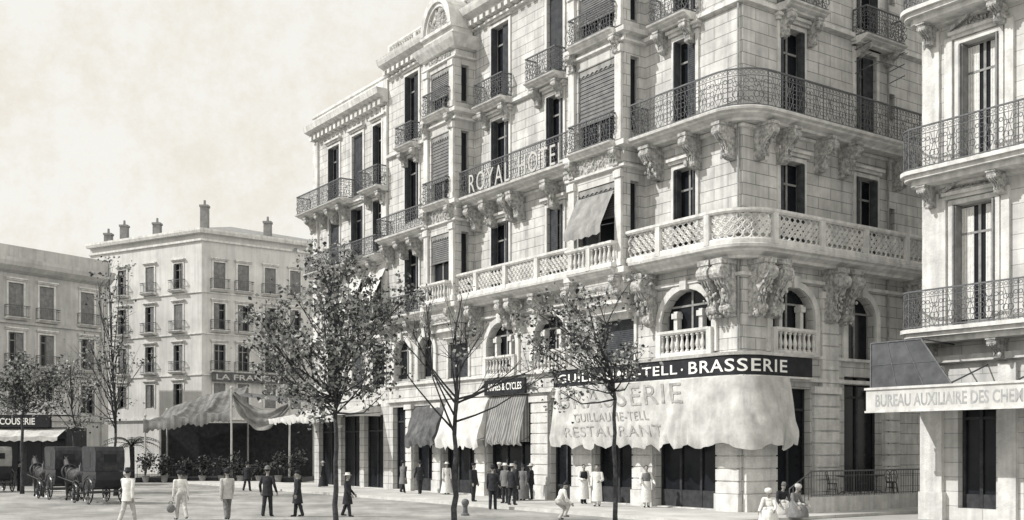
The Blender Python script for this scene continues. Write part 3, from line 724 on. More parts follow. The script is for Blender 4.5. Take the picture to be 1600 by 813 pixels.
# ------------------------------------------------------------------ RIGHT BUILDING
east=thing('corner_building','pale stone building at the right edge with curved iron balconies and a glazed canopy','building',(0,0,0),FE)
fe=Face((0,0),(0,-1),(-1,0))
he=[(pw(1490),pw(1556),7.0,11.3),(pw(1500),pw(1562),12.7,17.0),(pw(1495),pw(1560),18.6,22.5)]+[(6.5,8.0,z0,z1) for z0,z1 in ((7.,11.3),(12.7,17.),(18.6,22.5))]
ge=[(3.9,6.6,.16,4.2),(1.45,2.9,.45,4.5)]  # narrower opening is made up, a dark recess for the canopy's cast shadow
w=MB(); wall(w,fe,0,12,0,25,he+ge,.9)
w.quad((0,0,0),(10,0,0),(10,0,25),(0,0,25)); w.quad((10,0,0),(10,-12,0),(10,-12,25),(10,0,25)); w.quad((0,-12,0),(10,-12,0),(10,-12,25),(0,-12,25)); w.quad((0,0,25),(10,0,25),(10,-12,25),(0,-12,25))
w.build('wall',M['stone_e'],east)
for i,(a,b,z0,z1) in enumerate(he): window(east,fe,a,b,z0,z1,'open',rec=.38,fm='frame',sm='shutter_l',curtain=True)
for a,b,z0,z1 in ge:
    s=MB(); n=3 if b-a>2 else 2
    for k in range(n+1): x=a+(b-a-.12)*k/n; fe.box(s,x,x+.12,z0,z1,-.4,-.28)
    fe.box(s,a,b,z0,z0+.5,-.41,-.3); fe.box(s,a,b,z1-.9,z1-.8,-.39,-.29); o=s.build('shopfront',M['wood'],east); p=MB(); p.quad(fe.p(a,z0,-.36),fe.p(b,z0,-.36),fe.p(b,z1,-.36),fe.p(a,z1,-.36)); p.build('pane',M['glass'],o)
for a,b,z0,z1 in he[:3]:   # pedimented window heads and jamb strips
    t=MB(); ac=(a+b)/2
    for s in (-1,1): t.pipe([fe.p(ac+s*1.15,z1+.45,.2),fe.p(ac,z1+1.05,.2)],[.09,.09],4)
    fe.box(t,ac-1.1,ac+1.1,z1+.44,z1+.52,.003,.2)
    for k in range(18): q=rnd.uniform(.04,.08); t.ell(fe.p(ac+rnd.uniform(-.5,.5),z1+.55+rnd.uniform(0,.25),.06),(q,q,q),6,4)
    t.build('pediment',M['carved'],east)
    for x0,x1 in ((a-.55,a-.25),(b+.25,b+.55)):
        t=MB(); fe.box(t,x0,x1,z0,z1+.3,.003,.12); t.build('pilaster',M['trim'],east)
ep=[(0,0),(0,-12)]
for z,h,d in ((5.6,.3,.25),(11.9,.25,.2),(17.8,.25,.2)): t=MB(); t.sweep(ep,[(.003,z),(d,z+.06),(d,z+h),(.003,z+h)]); t.build('string_course',M['trim'],east)
t=MB(); fe.box(t,.02,.9,.0,5.5,.003,.16); fe.box(t,-.02,.95,5.0,5.55,.004,.24); fe.box(t,.0,.98,.0,1.0,.006,.24); t.build('corner_pier',M['trim'],east)
t=MB(); fe.box(t,3.05,3.7,.0,5.5,.003,.16); t.build('pilaster',M['trim'],east)
for z0,z1 in ((6.9,11.8),(12.6,17.7)): t=MB(); fe.box(t,.1,.75,z0,z1,.004,.1); t.build('pilaster',M['trim'],east)
def ebalc(z,h):
    n=8; r=.7
    pts=[(0,.35-0.0)]+[(-(1.2-r)-r*math.sin(PI/2*k/n),(-r+.35)+r*math.cos(PI/2*k/n)) for k in range(n+1)]+[(-1.2,-9)]
    b=MB()
    for off,z0,z1 in ((0.06,z-.14,z),(-.08,z-.3,z-.142),(-.3,z-.5,z-.302)):
        q=offs(pts,off); lo=[(x,y,z0) for x,y in q]+[(0,-9,z0),(0,q[0][1],z0)]; hi=[(x,y,z1) for x,y in q]+[(0,-9,z1),(0,q[0][1],z1)]
        b.quad(*lo); b.quad(*hi)
        for i in range(len(lo)): j=(i+1)%len(lo); b.quad(lo[i],lo[j],hi[j],hi[i])
    o=b.build('balcony',M['trim'],east)
    iron_rail(offs(pts,-.06),z,h,.17).build('railing',M['iron'],o)
    for a in (.5,3.2,6.0): corbel(0,-a,-1,0,z-.502,.75,.85,.3,2).build('corbel',M['carved'],o)
ebalc(6.85,1.35); ebalc(12.55,1.5); ebalc(18.4,1.3)
# glazed canopy + sign
can=thing('glazed_canopy','dark tilted glazed panel on an iron frame above the pale lettered board at right','canopy',(-2,0,4.7),FE)
DC=2.5; wa,wb=-.45,2.75
def cp_(a,t): return fe.p(wa+(wb-wa)*a-t*(.15+1.15*a),4.75+(1.62+.0*a)*t,DC-.1-.22*t)
p=MB(); p.quad(cp_(0,0),cp_(1,0),cp_(1,1),cp_(0,1)); p.build('glass',M['tint'],can)
b=MB()
for k in range(4): b.tube(Vector(cp_(k/3,0))+Vector((-.01,0,0)),Vector(cp_(k/3,1))+Vector((-.01,0,0)),.012 if k in (1,2) else .03,n=4)
for t_ in (0,.5,1): b.tube(Vector(cp_(0,t_))+Vector((-.01,0,0)),Vector(cp_(1,t_))+Vector((-.01,0,0)),.012 if t_==.5 else .03,n=4)
b.tube(cp_(0,1),fe.p(.15,6.3,.0),.03,n=5); b.tube(cp_(1,1),fe.p(1.3,6.3,.0),.03,n=5)
for a in (.1,2.6,5,7.5): b.tube(fe.p(a,4.7,DC),fe.p(a,5.5,.02),.03,n=5)
b.build('iron_frame',M['iron'],can)
p=MB(); 
p.hexa([fe.p(wa,4.62,.0),fe.p(wa,4.62,DC-.06),fe.p(9,4.62,DC-.06),fe.p(9,4.62,.0),fe.p(wa,4.68,.0),fe.p(wa,4.68,DC-.06),fe.p(9,4.68,DC-.06),fe.p(9,4.68,.0)]); p.build('roof_sheet',M['wood'],can)
sb=thing('lettered_board','long pale board with grey capitals along the edge of the canopy at right','sign',(-2.5,0,3.9),FE)
b=MB(); fe.box(b,wa-.1,9,3.92,4.66,DC-.04,DC+.04); b.build('board',M['signpale'],sb)
b=MB(); fe.box(b,wa-.14,9,4.66,4.74,DC-.05,DC+.1); b.build('moulding',M['trim'],sb)
b=MB(); fe.box(b,wa-.14,9,3.85,3.92,DC-.05,DC+.08); b.build('moulding',M['trim'],sb)
lettering('BUREAU AUXILIAIRE DES CHEMINS DE FER',lambda a,b_,c:fe.p(-.15+7.4*a,4.05+.44*b_,DC+.046),M['letter_d'],sb,.02)
# ------------------------------------------------------------------ FAR BUILDINGS
def blockface(par,f,L,H,cols,rows,wd,mat,kinds,balc=(),bw=.55,dep=.25,sur=False,sm='shutter'):
    hs=[(c-wd/2,c+wd/2,z0,z1) for c in cols for z0,z1 in rows]
    w=MB(); wall(w,f,0,L,0,H,hs,dep); w.build('wall',M[mat],par)
    k=0
    for i,c in enumerate(cols):
        for j,(z0,z1) in enumerate(rows):
            window(par,f,c-wd/2,c+wd/2,z0,z1,kinds[k%len(kinds)],rec=.2,sur=sur,sm=sm); k+=1
            if j in balc:
                e0,e1=f.ends(c-wd/2-.35,c+wd/2+.35); s=slab([f.xy(e0),f.xy(e1)],z0-.02,bw,.22).build('balcony',M['trim'],par)
                q=.04 if e1>e0 else -.04
                iron_rail([f.xy(e0+q,.03),f.xy(e0+q,bw-.05),f.xy(e1-q,bw-.05),f.xy(e1-q,.03)],z0,.95,.2,False).build('railing',M['iron'],s)
c2=Vector((-30.0,105.)); dl=Vector((-.855,.518)); dr=Vector((.778,.629))
far=wthing('apartment_building','tall pale apartment block with roof chimneys far behind the striped canopy','building',(c2.x,c2.y,0))
fa=Face((c2.x,c2.y),(dl.x,dl.y),(-.518,-.855)); fb=Face((c2.x,c2.y),(dr.x,dr.y),(.629,-.778))
rows=[(6.6,8.9),(10.1,12.7),(14.1,16.7),(18.1,20.7)]
blockface(far,fa,16.5,23.6,[3.2,7.3,11.4],rows,1.25,'stone_far',['open','half','closed','open','half2'],(1,2,3),sm='shutter_l',sur=True)
blockface(far,fb,22,23.6,[1.8,4.3,7.2,10.0,13,16,19],rows,1.2,'stone_far',['closed','open','half','closed'],(1,2,3),sm='shutter_l',sur=True)
pts=[fa.xy(16.5),fa.xy(0),fb.xy(22)]
for z,h,d in ((5.3,.3,.25),(9.6,.15,.12),(13.6,.15,.12),(17.6,.15,.12),(22.6,.25,.2)): w=MB(); w.sweep(pts,[(.003,z),(d,z+.05),(d,z+h),(.003,z+h)]); w.build('string_course',M['trim'],far)
w=MB(); w.sweep(pts,[(-.5,23.3),(.5,23.35),(.6,23.6),(.6,23.8),(-.5,23.8)]); w.build('cornice',M['trim'],far)
w=MB(); A0,A1,B1_=fa.xy(16.5,.4),fa.xy(0,.4),fb.xy(22,.4); bk=(c2.x+3,c2.y+22)
ap=(c2.x+.5,c2.y+9,25.8)
for a,b in ((A0,A1),(A1,B1_),(B1_,bk),(bk,A0)): w.quad((*a,23.81),(*b,23.81),ap)
w.build('roof',M['roof'],far)
for px,a,h,ff in ((168,.9,1.0,fa),(190,.75,1.6,fa),(243,.45,1.3,fa),(308,.04,2.3,fa),(432,.62,1.6,fb)):
    q=MB(); x,y=ff.xy((16.5 if ff is fa else 12.0)*a,-1.0); q.box(x-.36,x+.36,y-.36,y+.36,23.6,23.8+h); q.box(x-.43,x+.43,y-.43,y+.43,23.8+h,24.0+h); 
    q.lathe([(.14,0),(.11,.5)],(x,y),24.0+h,7); q.build('chimney',M['roof'],far)
fs_=wthing('building_sign','dark sign band with pale capitals on the far apartment block behind the trees','sign',(c2.x,c2.y,9)); 
b=MB(); fb.box(b,.9,9.0,9.05,10.0,.3,.45); b.build('board',M['canvas_d'],fs_)
lettering('LA FRANCE',lambda a,b_,c:fb.p(1.3+6.4*a,9.25+.55*b_,.456),M['letter_m'],fs_,.015)
p2=Vector((-37.2,100.)); d2=Vector((.537,.844))
lb=wthing('apartment_building','grey shuttered apartment building at the left edge with a heavy flat cornice','building',(p2.x,p2.y,0))
fc=Face((p2.x,p2.y),(-d2.x,-d2.y),(.844,-.537))
blockface(lb,fc,26,18.6,[2.2,6.3,9.2,13,17,21],[(5.6,8.2),(9.6,12.4),(13.7,16.6)],1.4,'plaster',['open','half','closed'],(1,2),sur=True,sm='shutter_l')
lp=[fc.xy(q) for q in fc.ends(0,26)]
w=MB(); w.sweep(lp,[(.003,17.4),(.5,17.6),(.9,17.95),(1.0,18.3),(1.0,18.6),(.003,18.6)]); w.sweep(lp,[(-.3,18.6),(.35,18.6),(.35,19.7),(-.3,19.7)]); w.build('cornice',M['plaster'],lb)
for z in (4.9,8.9,13.1): w=MB(); w.sweep(lp,[(.003,z),(.16,z+.05),(.16,z+.25),(.003,z+.25)]); w.build('string_course',M['plaster'],lb)
w=MB(); fc.box(w,.1,.8,0,17.3,.003,.18); w.build('pilaster',M['plaster'],lb)
w=MB(); a=fc.xy(0); e=fc.xy(26); nb=(-12*.844,12*.537); q=[(a[0],a[1]),(e[0],e[1]),(e[0]+nb[0],e[1]+nb[1]),(a[0]+nb[0],a[1]+nb[1])]
w.quad(*[(x,y,18.59) for x,y in q]); w.quad((*q[0],0),(*q[3],0),(*q[3],18.59),(*q[0],18.59)); w.build('roof',M['roof'],lb)
# ------------------------------------------------------------------ GROUND
def sheet(name,pts,z,mat):
    b=MB(); b.quad(*[(x,y,z) for x,y in pts]); o=b.build(name,mat); o['kind']='structure'; return o
sheet('ground',[(-900,-200),(900,-200),(900,1600),(-900,1600)],0,M['ground'])
def fw_(x,y): v=FM@Vector((x,y,0)); return (v.x,v.y)
sheet('road',[fw_(-40,-45),fw_(-5.2,-45),fw_(-5.2,75),fw_(-40,75)],.004,M['road'])
q=[(-5,-3.2),(.0,-3.2),(0,60),(-5,60)]
bl=MB(); bl.hexa([(*fw_(*p),0.0) for p in q]+[(*fw_(*p),.12) for p in q]); o=bl.build('pavement',M['pave']); o['kind']='structure'
q=[(0.01,-3.2),(16,-3.2),(16,-.02),(0.01,-.02)]
bl=MB(); bl.hexa([(*fw_(*p),0.0) for p in q]+[(*fw_(*p),.116) for p in q]); o=bl.build('side_pavement',M['pave']); o['kind']='structure'
q=[(-5.2,-3.4),(-5.003,-3.4),(-5.003,60),(-5.2,60)]
bl=MB(); bl.hexa([(*fw_(*p),0.0) for p in q]+[(*fw_(*p),.125) for p in q]); o=bl.build('kerb',M['kerb']); o['kind']='structure'
def gz(x,y):
    v=FM.inverted()@Vector((x,y,0)); return .12 if (-5<v.x<0.0 and -3.2<v.y<60) or (0<v.x<16 and -3.2<v.y<0) else .004
# raised terrace + railing on the side street
ter=thing('stone_terrace','low stone terrace with iron railing and steps in the side street at right','terrace',(1.4,0,0),FM)
b=MB(); b.box(1.9,11.5,-1.75,-.03,.0,.7)
b.build('platform',M['trim'],ter)
for k in range(4): b=MB(); b.box(1.9-.28*(k+1),1.9-.28*k-.002,-1.7,-.25,.0,.7-.15*(k+1)+.02); b.build('step',M['trim'],ter)
r=iron_rail([(2.0,-1.68),(11.4,-1.68)],.7,1.0,.16,False); r.pipe([(2.0,-1.68,1.7),(.7,-1.72,1.05),(.7,-1.72,.1)],.025,5)
for k in range(6): x=.7+.22*k; r.tube((x,-1.71,.1+.1*k),(x,-1.71,1.05+.11*k),.012,n=4)
r.build('railing',M['iron'],ter)
def wtx(fr_,x,y,z=0): return fr_@Vector((x,y,z))
def chair():
    t=thing('cafe_chair','','chair')
    b=MB(); b.lathe([(.19,.43),(.205,.445),(.2,.465)],n=14); b.build('seat',M['wood'],t)
    b=MB()
    bk_=[(-.17,.13,.45),(-.18,.19,.75),(-.12,.22,.9),(0,.23,.94),(.12,.22,.9),(.18,.19,.75),(.17,.13,.45)]
    b.pipe(bk_,.014,6); b.pipe([(-.09,.15,.46),(-.1,.19,.7),(0,.21,.82),(.1,.19,.7),(.09,.15,.46)],.011,6); b.build('backrest',M['wood'],t)
    for x,y in ((-.14,-.14),(.14,-.14),(-.14,.13),(.14,.13)):
        b=MB(); b.pipe([(x,y,.44),(x*1.15,y*1.2,.22),(x*1.3,y*1.35,0)],[.016,.014,.013],6); b.build('leg',M['wood'],t)
    b=MB(); b.ring((0,0,.22),(1,0,0),.17,.01,12,Vector((0,1,0))); b.build('stretcher',M['wood'],t)
    return t
ch0=chair(); chl=[(4.6,-.6,'dark cafe chair at the left end of the terrace'),(5.7,-1.25,'dark cafe chair close to the terrace railing, turned to the street'),(6.6,-.5,'dark cafe chair between the two terrace tables'),(7.7,-1.2,'dark cafe chair by the railing right of the middle'),(8.6,-.55,'dark cafe chair at the right end of the terrace')]
for i,(x,y,l) in enumerate(chl):
    o=ch0 if i==0 else copy_tree(ch0); o.location=wtx(FM,x,y,.7); o.rotation_euler.z=rnd.uniform(0,6); tag(o,l,'chair','cafe chairs on the terrace')
tb0=thing('cafe_table','','table'); b=MB(); b.lathe([(.33,.72),(.345,.73),(.345,.75),(.33,.755)],n=20); b.build('tabletop',M['wood'],tb0)
b=MB(); b.lathe([(.045,.03),(.03,.1),(.025,.4),(.04,.5),(.025,.6),(.06,.72)],n=8); b.build('column',M['iron'],tb0)
b=MB()
for k in range(3): a=k*2*PI/3; b.pipe([(0,0,.12),(.16*math.cos(a),.16*math.sin(a),.1),(.28*math.cos(a),.28*math.sin(a),.015)],.02,6)
b.build('foot',M['iron'],tb0)
for i,(x,y,l) in enumerate(((5.2,-.75,'round cafe table on the left of the terrace'),(7.3,-.75,'round cafe table on the right of the terrace'))):
    o=tb0 if i==0 else copy_tree(tb0); o.location=wtx(FM,x,y,.7); tag(o,l,'table','cafe tables on the terrace')
# ------------------------------------------------------------------ TREES
def leafmesh(mb,c,n,sp,size,rg):
    for _ in range(n):
        p=Vector(c)+Vector((rg.gauss(0,sp),rg.gauss(0,sp),rg.gauss(0,sp*.75)))
        a=Vector((rg.gauss(0,1),rg.gauss(0,1),rg.gauss(0,.7))).normalized(); b=a.orthogonal().normalized()
        t=rg.uniform(0,6.28); nrm=a.cross(b); b=(b*math.cos(t)+nrm*math.sin(t)); s=size*rg.uniform(.55,1.3); up=a.cross(b)*s*.18
        w_=s*.4
        mb.quad(p-a*s*.5,p-a*s*.1+b*w_+up,p+a*s*.2+b*w_*.75+up,p+a*s*.6,p+a*s*.2-b*w_*.75+up,p-a*s*.1-b*w_+up)
def tree(label,x,y,fork,top,rad,nclump,nleaf,size,tr=.09,off=(0,0),seed=1,sp=.34,group=None,lean=0,bare=0,shape=1.0,br=.034):
    rg=random.Random(seed); t=thing('street_tree',label,'tree',(x,y,0),group=group)
    b=MB(); pts=[]; rr=[]
    n=8
    for k in range(n+1):
        z=fork*k/n; pts.append((rg.uniform(-.04,.04)+lean*z,rg.uniform(-.04,.04),z-.1*(k==0))); rr.append(tr*(1.25 if k==0 else 1.0-.35*k/n))
    b.pipe(pts,rr,9); fk=Vector(pts[-1])
    ld=[fk]; 
    for k in range(1,6): ld.append(Vector((fk.x+off[0]*k/5+rg.uniform(-.12,.12),fk.y+off[1]*k/5+rg.uniform(-.12,.12),fk.z+(top-fork)*.85*k/5)))
    b.pipe(ld,[tr*.62*(1-.8*k/5)+.008 for k in range(6)],7)
    lf=MB(); cl=[]
    cz=(fork+top)/2; hz=(top-fork)/2
    tries=0
    while len(cl)<nclump and tries<4000:
        tries+=1
        q=Vector((rg.uniform(-1,1),rg.uniform(-1,1),rg.uniform(-1,1)))
        if q.length>1 or q.length<(.5 if bare else .25): continue
        if bare and q.z<-.3: continue
        wz=1.0 if q.z<0 else (1-q.z**2*.55*shape)
        q=Vector((q.x*rad*wz*rg.uniform(.75,1.2)+off[0]+lean*fork,q.y*rad*wz+off[1],cz+q.z*hz*rg.uniform(.8,1.08)))
        if any((q-o_).length<sp*1.15 for o_ in cl): continue
        cl.append(q)
    for q in cl:
        if bare: k=rg.choice((0,0,1,1,2,3)); s=ld[k].lerp(ld[k+1],rg.random()*.8)
        else:
            k=min(4,max(0,int((q.z-fork)/(top-fork)*4.2-rg.uniform(.6,1.8)))); s=ld[k].lerp(ld[k+1],rg.random()); s=ld[0].lerp(ld[1],rg.random()) if q.z<s.z else s
        mid=s.lerp(q,.5)+Vector((rg.uniform(-.25,.25),rg.uniform(-.2,.2),rg.uniform(-.3,.1))); q2=q+Vector((rg.uniform(-.15,.15),rg.uniform(-.15,.15),.2))
        b.pipe([s,s.lerp(mid,.5)+Vector((0,0,-.03)),mid,q,q2],[br,br*.8,br*.6,br*.38,.006],5)
        for _ in range(5 if bare else 3):
            e=q+Vector((rg.gauss(0,sp),rg.gauss(0,sp),abs(rg.gauss(0,sp))+.1)); b.pipe([mid.lerp(q,rg.random()),e],[.013,.004],4)
        for _ in range(3 if not bare else 1): leafmesh(lf,q+Vector((rg.gauss(0,sp*.8),rg.gauss(0,sp*.8),rg.gauss(0,sp*.7))),int(nleaf/nclump/(3 if not bare else 1)*rg.uniform(.3,1.7)),sp*rg.uniform(.35,.85),size,rg)
        if not bare: leafmesh(lf,mid.lerp(q,.5),int(nleaf/nclump*.1),sp*.9,size,rg)
    b.build('trunk',M['bark'],t,True); lf.build('crown',M['leaf'],t)
    return t
tx_,ty_=gp(525,834); tree('leafy young tree in the left foreground with the broadest, densest crown',tx_,ty_,3.5,8.8,2.7,48,6600,.122,.09,(-.1,0),6,.34,'young trees along the kerb',shape=1.2)
tx_,ty_=gp(711,832); tree('nearly bare young tree standing between the two leafy foreground trees',tx_,ty_,3.0,7.7,2.5,14,110,.12,.1,(.15,0),9,.42,'young trees along the kerb',bare=1,br=.038)
tx_,ty_=gp(960,830); tree('young tree with a thin open crown in front of the big lettered awning',tx_,ty_,4.1,7.7,2.1,30,2200,.115,.08,(-.9,0),15,.31,'young trees along the kerb')
tx_,ty_=gp(35,772); tree('dense rounded tree at the left edge in front of the low kiosk',tx_,ty_,4.2,8.3,2.2,34,3400,.16,.11,(0,0),21,.36,'trees across the square')
tx_,ty_=gp(180,775); tree('tall thin tree with sparse leaves standing behind the parked carriages',tx_,ty_,3.4,12.4,1.9,36,1000,.15,.1,(-.3,0),25,.36,'trees across the square')
tx_,ty_=gp(115,762); tree('slim tree with a small ragged crown between the kiosk and the tall thin tree',tx_,ty_,3.4,8.6,1.6,20,800,.16,.09,(0,0),31,.36,'trees across the square')
def palm(label,x,y,h,fl_,n,seed):
    rg=random.Random(seed); t=thing('palm_tree',label,'palm',(x,y,0)); b=MB(); b.pipe([(0,0,-.05),(.05,0,h*.5),(0,0,h)],[.22,.17,.2],9); b.build('trunk',M['bark'],t)
    lf=MB()
    for k in range(n):
        a=2*PI*k/n+rg.uniform(-.2,.2); el=rg.uniform(.2,1.2); L=fl_*rg.uniform(.8,1.1); P=[]
        for i in range(9):
            q=i/8; P.append(Vector((math.cos(a)*L*q*math.cos(el*(1-q*.5)),math.sin(a)*L*q*math.cos(el*(1-q*.5)),h+L*q*math.sin(el)-L*.75*q*q)))
        lf.pipe(P,[.03*(1-i/9)+.004 for i in range(9)],4)
        for i in range(1,8):
            d=(P[i+1]-P[i-1]).normalized(); sd=d.cross(Vector((0,0,1))).normalized()
            for s in (-1,1):
                for j in (0,.5):
                    p=P[i].lerp(P[i+1],j); e=p+sd*s*.5*math.sin(PI*(i+1)/10)+d*.25-Vector((0,0,.15)); lf.quad(p,p+d*.06,e)
    lf.build('fronds',M['leaf_d'],t)
px_,py_=gp(206,752); palm('dark feathery palm at the left end of the striped canopy',px_,py_,2.7,2.8,20,3)
# ------------------------------------------------------------------ STRIPED CANOPY (open-air cafe)
Yt=82.; k_=Yt/F
def tx(p): return (p-800)*k_
tent=wthing('canopy_pavilion','large striped cloth canopy on poles sheltering an open-air terrace left of centre','canopy',(tx(335),Yt,0))
x0,x1,x2=tx(224),tx(362),tx(452)
mb=MB(); n=60; K=10
def roof(s,t):
    x=x0+(x1-x0)*s; rise=s**.7; zr=5.5+2.1*rise; ze=4.8+.9*s
    sc_=abs(math.sin(s*PI*3))
    y=Yt+5*(1-t); z=zr+(ze-zr)*t-.6*math.sin(PI*t)*(.5+.5*sc_)-.45*sc_*t+noise.noise(Vector((s*7,t*3,2)))*.2; return (x,y,z)
for i in range(n+1):
    for k in range(K+1): mb.v.append(roof(i/n,k/K))
    x,y,z=roof(i/n,1); mb.v.append((x,y-.04,z-.5-.6*(1-abs(math.sin(i/n*PI*3)))+.08*math.sin(i*1.7)))
for i in range(n):
    for k in range(K+1): q=i*(K+2)+k; mb.f.append((q,q+1,q+K+3,q+K+2))
mb.build('canopy_cloth',M['canvas_s'],tent,True)
mb=MB(); n=40
for i in range(n+1):
    s=i/n; x=x1+(x2-x1)*s; zt=6.9-.75*s-1.0*math.sin(PI*s)
    dr=(.3+1.5*abs(math.sin(PI*s))**.7*(1-.25*s))
    for k in range(9):
        t=k/8; mb.v.append((x+.1*math.sin(k*1.0+i*.5),Yt+.2*math.sin(k*2.1+s*3)+.6*(1-t),zt-dr*t))
for i in range(n):
    for k in range(8): q=i*9+k; mb.f.append((q,q+1,q+10,q+9))
mb.build('swagged_curtain',M['canvas_g'],tent,True)
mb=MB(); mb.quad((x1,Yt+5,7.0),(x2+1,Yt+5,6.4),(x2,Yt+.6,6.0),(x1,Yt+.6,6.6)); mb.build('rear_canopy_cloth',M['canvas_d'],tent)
for x,z,y in ((x0+.1,5.0,Yt+.1),(x1,7.1,Yt-.05),(x2,6.3,Yt+.1),(x0+.2,5.6,Yt+5),(x1,7.3,Yt+5.05),(x2+.9,6.6,Yt+5)):
    b=MB(); b.tube((x,y,0),(x,y,z),.08,.07,8); b.ell((x,y,z+.05),(.12,.12,.14)); b.build('pole',M['pale'],tent)
b=MB(); b.box(x0-.5,x2+1,Yt-.3,Yt+5.5,0.0,.35); b.build('platform',M['wood'],tent)
iron_rail([(x0-.4,Yt-.2),(x2+.8,Yt-.2)],.35,.95,.22,False).build('railing',M['iron'],tent)
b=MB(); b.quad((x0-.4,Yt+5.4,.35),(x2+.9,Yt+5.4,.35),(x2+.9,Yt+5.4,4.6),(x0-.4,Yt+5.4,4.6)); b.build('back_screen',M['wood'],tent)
def shrub(label,x,y,z,h,seed):
    rg=random.Random(seed); t=thing('potted_shrub',label,'plant',(x,y,z),group='potted shrubs along the canopy platform'); b=MB(); b.lathe([(.2,0),(.28,.45),(.31,.46),(.31,.5),(.26,.5)],n=12); b.build('pot',M['roof'],t)
    b=MB()
    for k in range(5): b.pipe([(0,0,.45),(rg.uniform(-.1,.1),rg.uniform(-.1,.1),.45+h*.4),(rg.uniform(-.3,.3),rg.uniform(-.3,.3),.45+h*.85)],[.025,.02,.006],5)
    b.build('stem',M['bark'],t); l=MB()
    for k in range(8): leafmesh(l,(rg.uniform(-.38,.38),rg.uniform(-.25,.25),.55+h*rg.uniform(.15,.95)),34,.22,.2,rg)
    l.build('foliage',M['leaf_d'],t)
pos_names=['at the far left end','second from the left','third from the left','just left of the middle','at the middle pole','right of the middle pole','third from the right','second from the right','at the far right end']
for i in range(9): shrub('potted shrub in front of the canopy platform, '+pos_names[i],x0+.4+(x2-x0+.3)*i/8,Yt-.7+rnd.uniform(0,.2),.02,rnd.uniform(1.0,2.0),40+i)
# ------------------------------------------------------------------ KIOSK at left edge
Yk=74.; kk=Yk/F
ki=wthing('market_kiosk','low dark kiosk with a pale awning and a lettered board at the left edge','kiosk',((40-800)*kk,Yk,0))
ka,kb=(-70-800)*kk,(104-800)*kk
b=MB(); b.box(ka,kb,Yk,Yk+3.5,.0,4.0); b.build('wall',M['wood'],ki)
b=MB(); b.hexa([(ka-.2,Yk-.3,4.85),(kb+.2,Yk-.3,4.85),(kb+.2,Yk+3.8,4.85),(ka-.2,Yk+3.8,4.85),(ka+1.5,Yk+1,5.8),(kb-1.5,Yk+1,5.8),(kb-1.5,Yk+2.5,5.8),(ka+1.5,Yk+2.5,5.8)]); b.build('roof',M['roof'],ki)
b=MB(); n=24
for i in range(n+1):
    x=ka+(kb-ka)*i/n
    b.v+= [(x,Yk-.02,3.9),(x,Yk-1.5,3.35+.05*math.sin(i*1.3)),(x,Yk-1.55,3.1-.1*(i%2))]
for i in range(n):
    for k in range(2): q=i*3+k; b.f.append((q,q+1,q+4,q+3))
b.build('awning',M['canvas_w'],ki)
b=MB(); b.box(ka,kb-1,Yk-.35,Yk-.01,4.0,4.82); b.build('sign_board',M['sign'],ki)
lettering('COUSERIE',lambda a,c_,d:((3-800)*kk+(55*kk)*a,Yk-.356,4.17+.46*c_),M['letter'],ki,.02)
for i in range(5):
    x=ka+.6+(kb-ka-1.2)*i/4; b=MB(); b.box(x-.5,x+.5,Yk-.04,Yk-.003,1.0,3.2); b.build('hatch',M['glass'],ki)
# ------------------------------------------------------------------ BODIES (one voxel-joined surface per figure)
def remesh(prims,vox,mats):
    mb=MB()
    for p in prims:
        if p[0]=='c':
            _,a,ra,b_,rb,_m=p; a=Vector(a); b_=Vector(b_); d=(b_-a)
            if d.length<1e-6: d=Vector((0,0,.001))
            d=d.normalized(); pts=[];rr=[]
            for t in (1,.92,.7,.38): pts.append(a-d*ra*t); rr.append(max(.0015,ra*math.sqrt(max(0,1-t*t))))
            pts.append(a);rr.append(ra);pts.append(b_);rr.append(rb)
            for t in (.38,.7,.92,1): pts.append(b_+d*rb*t); rr.append(max(.0015,rb*math.sqrt(max(0,1-t*t))))
            mb.pipe(pts,rr,10)
        else: mb.ell(p[1],p[2],12,8)
    me=bpy.data.meshes.new('tmp'); me.from_pydata(mb.v,[],mb.f); o=bpy.data.objects.new('tmp',me); col.objects.link(o)
    m=o.modifiers.new('r','REMESH'); m.mode='VOXEL'; m.voxel_size=vox
    sm=o.modifiers.new('s','SMOOTH'); sm.iterations=2; sm.factor=.4
    dg=bpy.context.evaluated_depsgraph_get(); dg.update(); me2=bpy.data.meshes.new_from_object(o.evaluated_get(dg))
    bpy.data.objects.remove(o); bpy.data.meshes.remove(me)
    nf=len(me2.polygons); ce=np.empty(nf*3,dtype=np.float32); me2.polygons.foreach_get('center',ce); ce=ce.reshape(-1,3)
    best=np.full(nf,1e9); idx=np.zeros(nf,dtype=np.int32)
    for p in prims:
        if p[0]=='c':
            a=np.array(p[1]);b_=np.array(p[3]);d=b_-a;l=max(1e-9,(d*d).sum()); t=np.clip(((ce-a)@d)/l,0,1); D=np.linalg.norm(ce-(a+t[:,None]*d),axis=1)-(p[2]+(p[4]-p[2])*t); k=p[5]
        else:
            r=np.array(p[2]); D=(np.linalg.norm((ce-np.array(p[1]))/r,axis=1)-1)*r.min(); k=p[3]
        h=D<best; best[h]=D[h]; idx[h]=k
    me2.materials.clear()
    for mm in mats: me2.materials.append(mm)
    me2.polygons.foreach_set('material_index',idx); me2.polygons.foreach_set('use_smooth',[True]*nf); me2.update()
    return me2
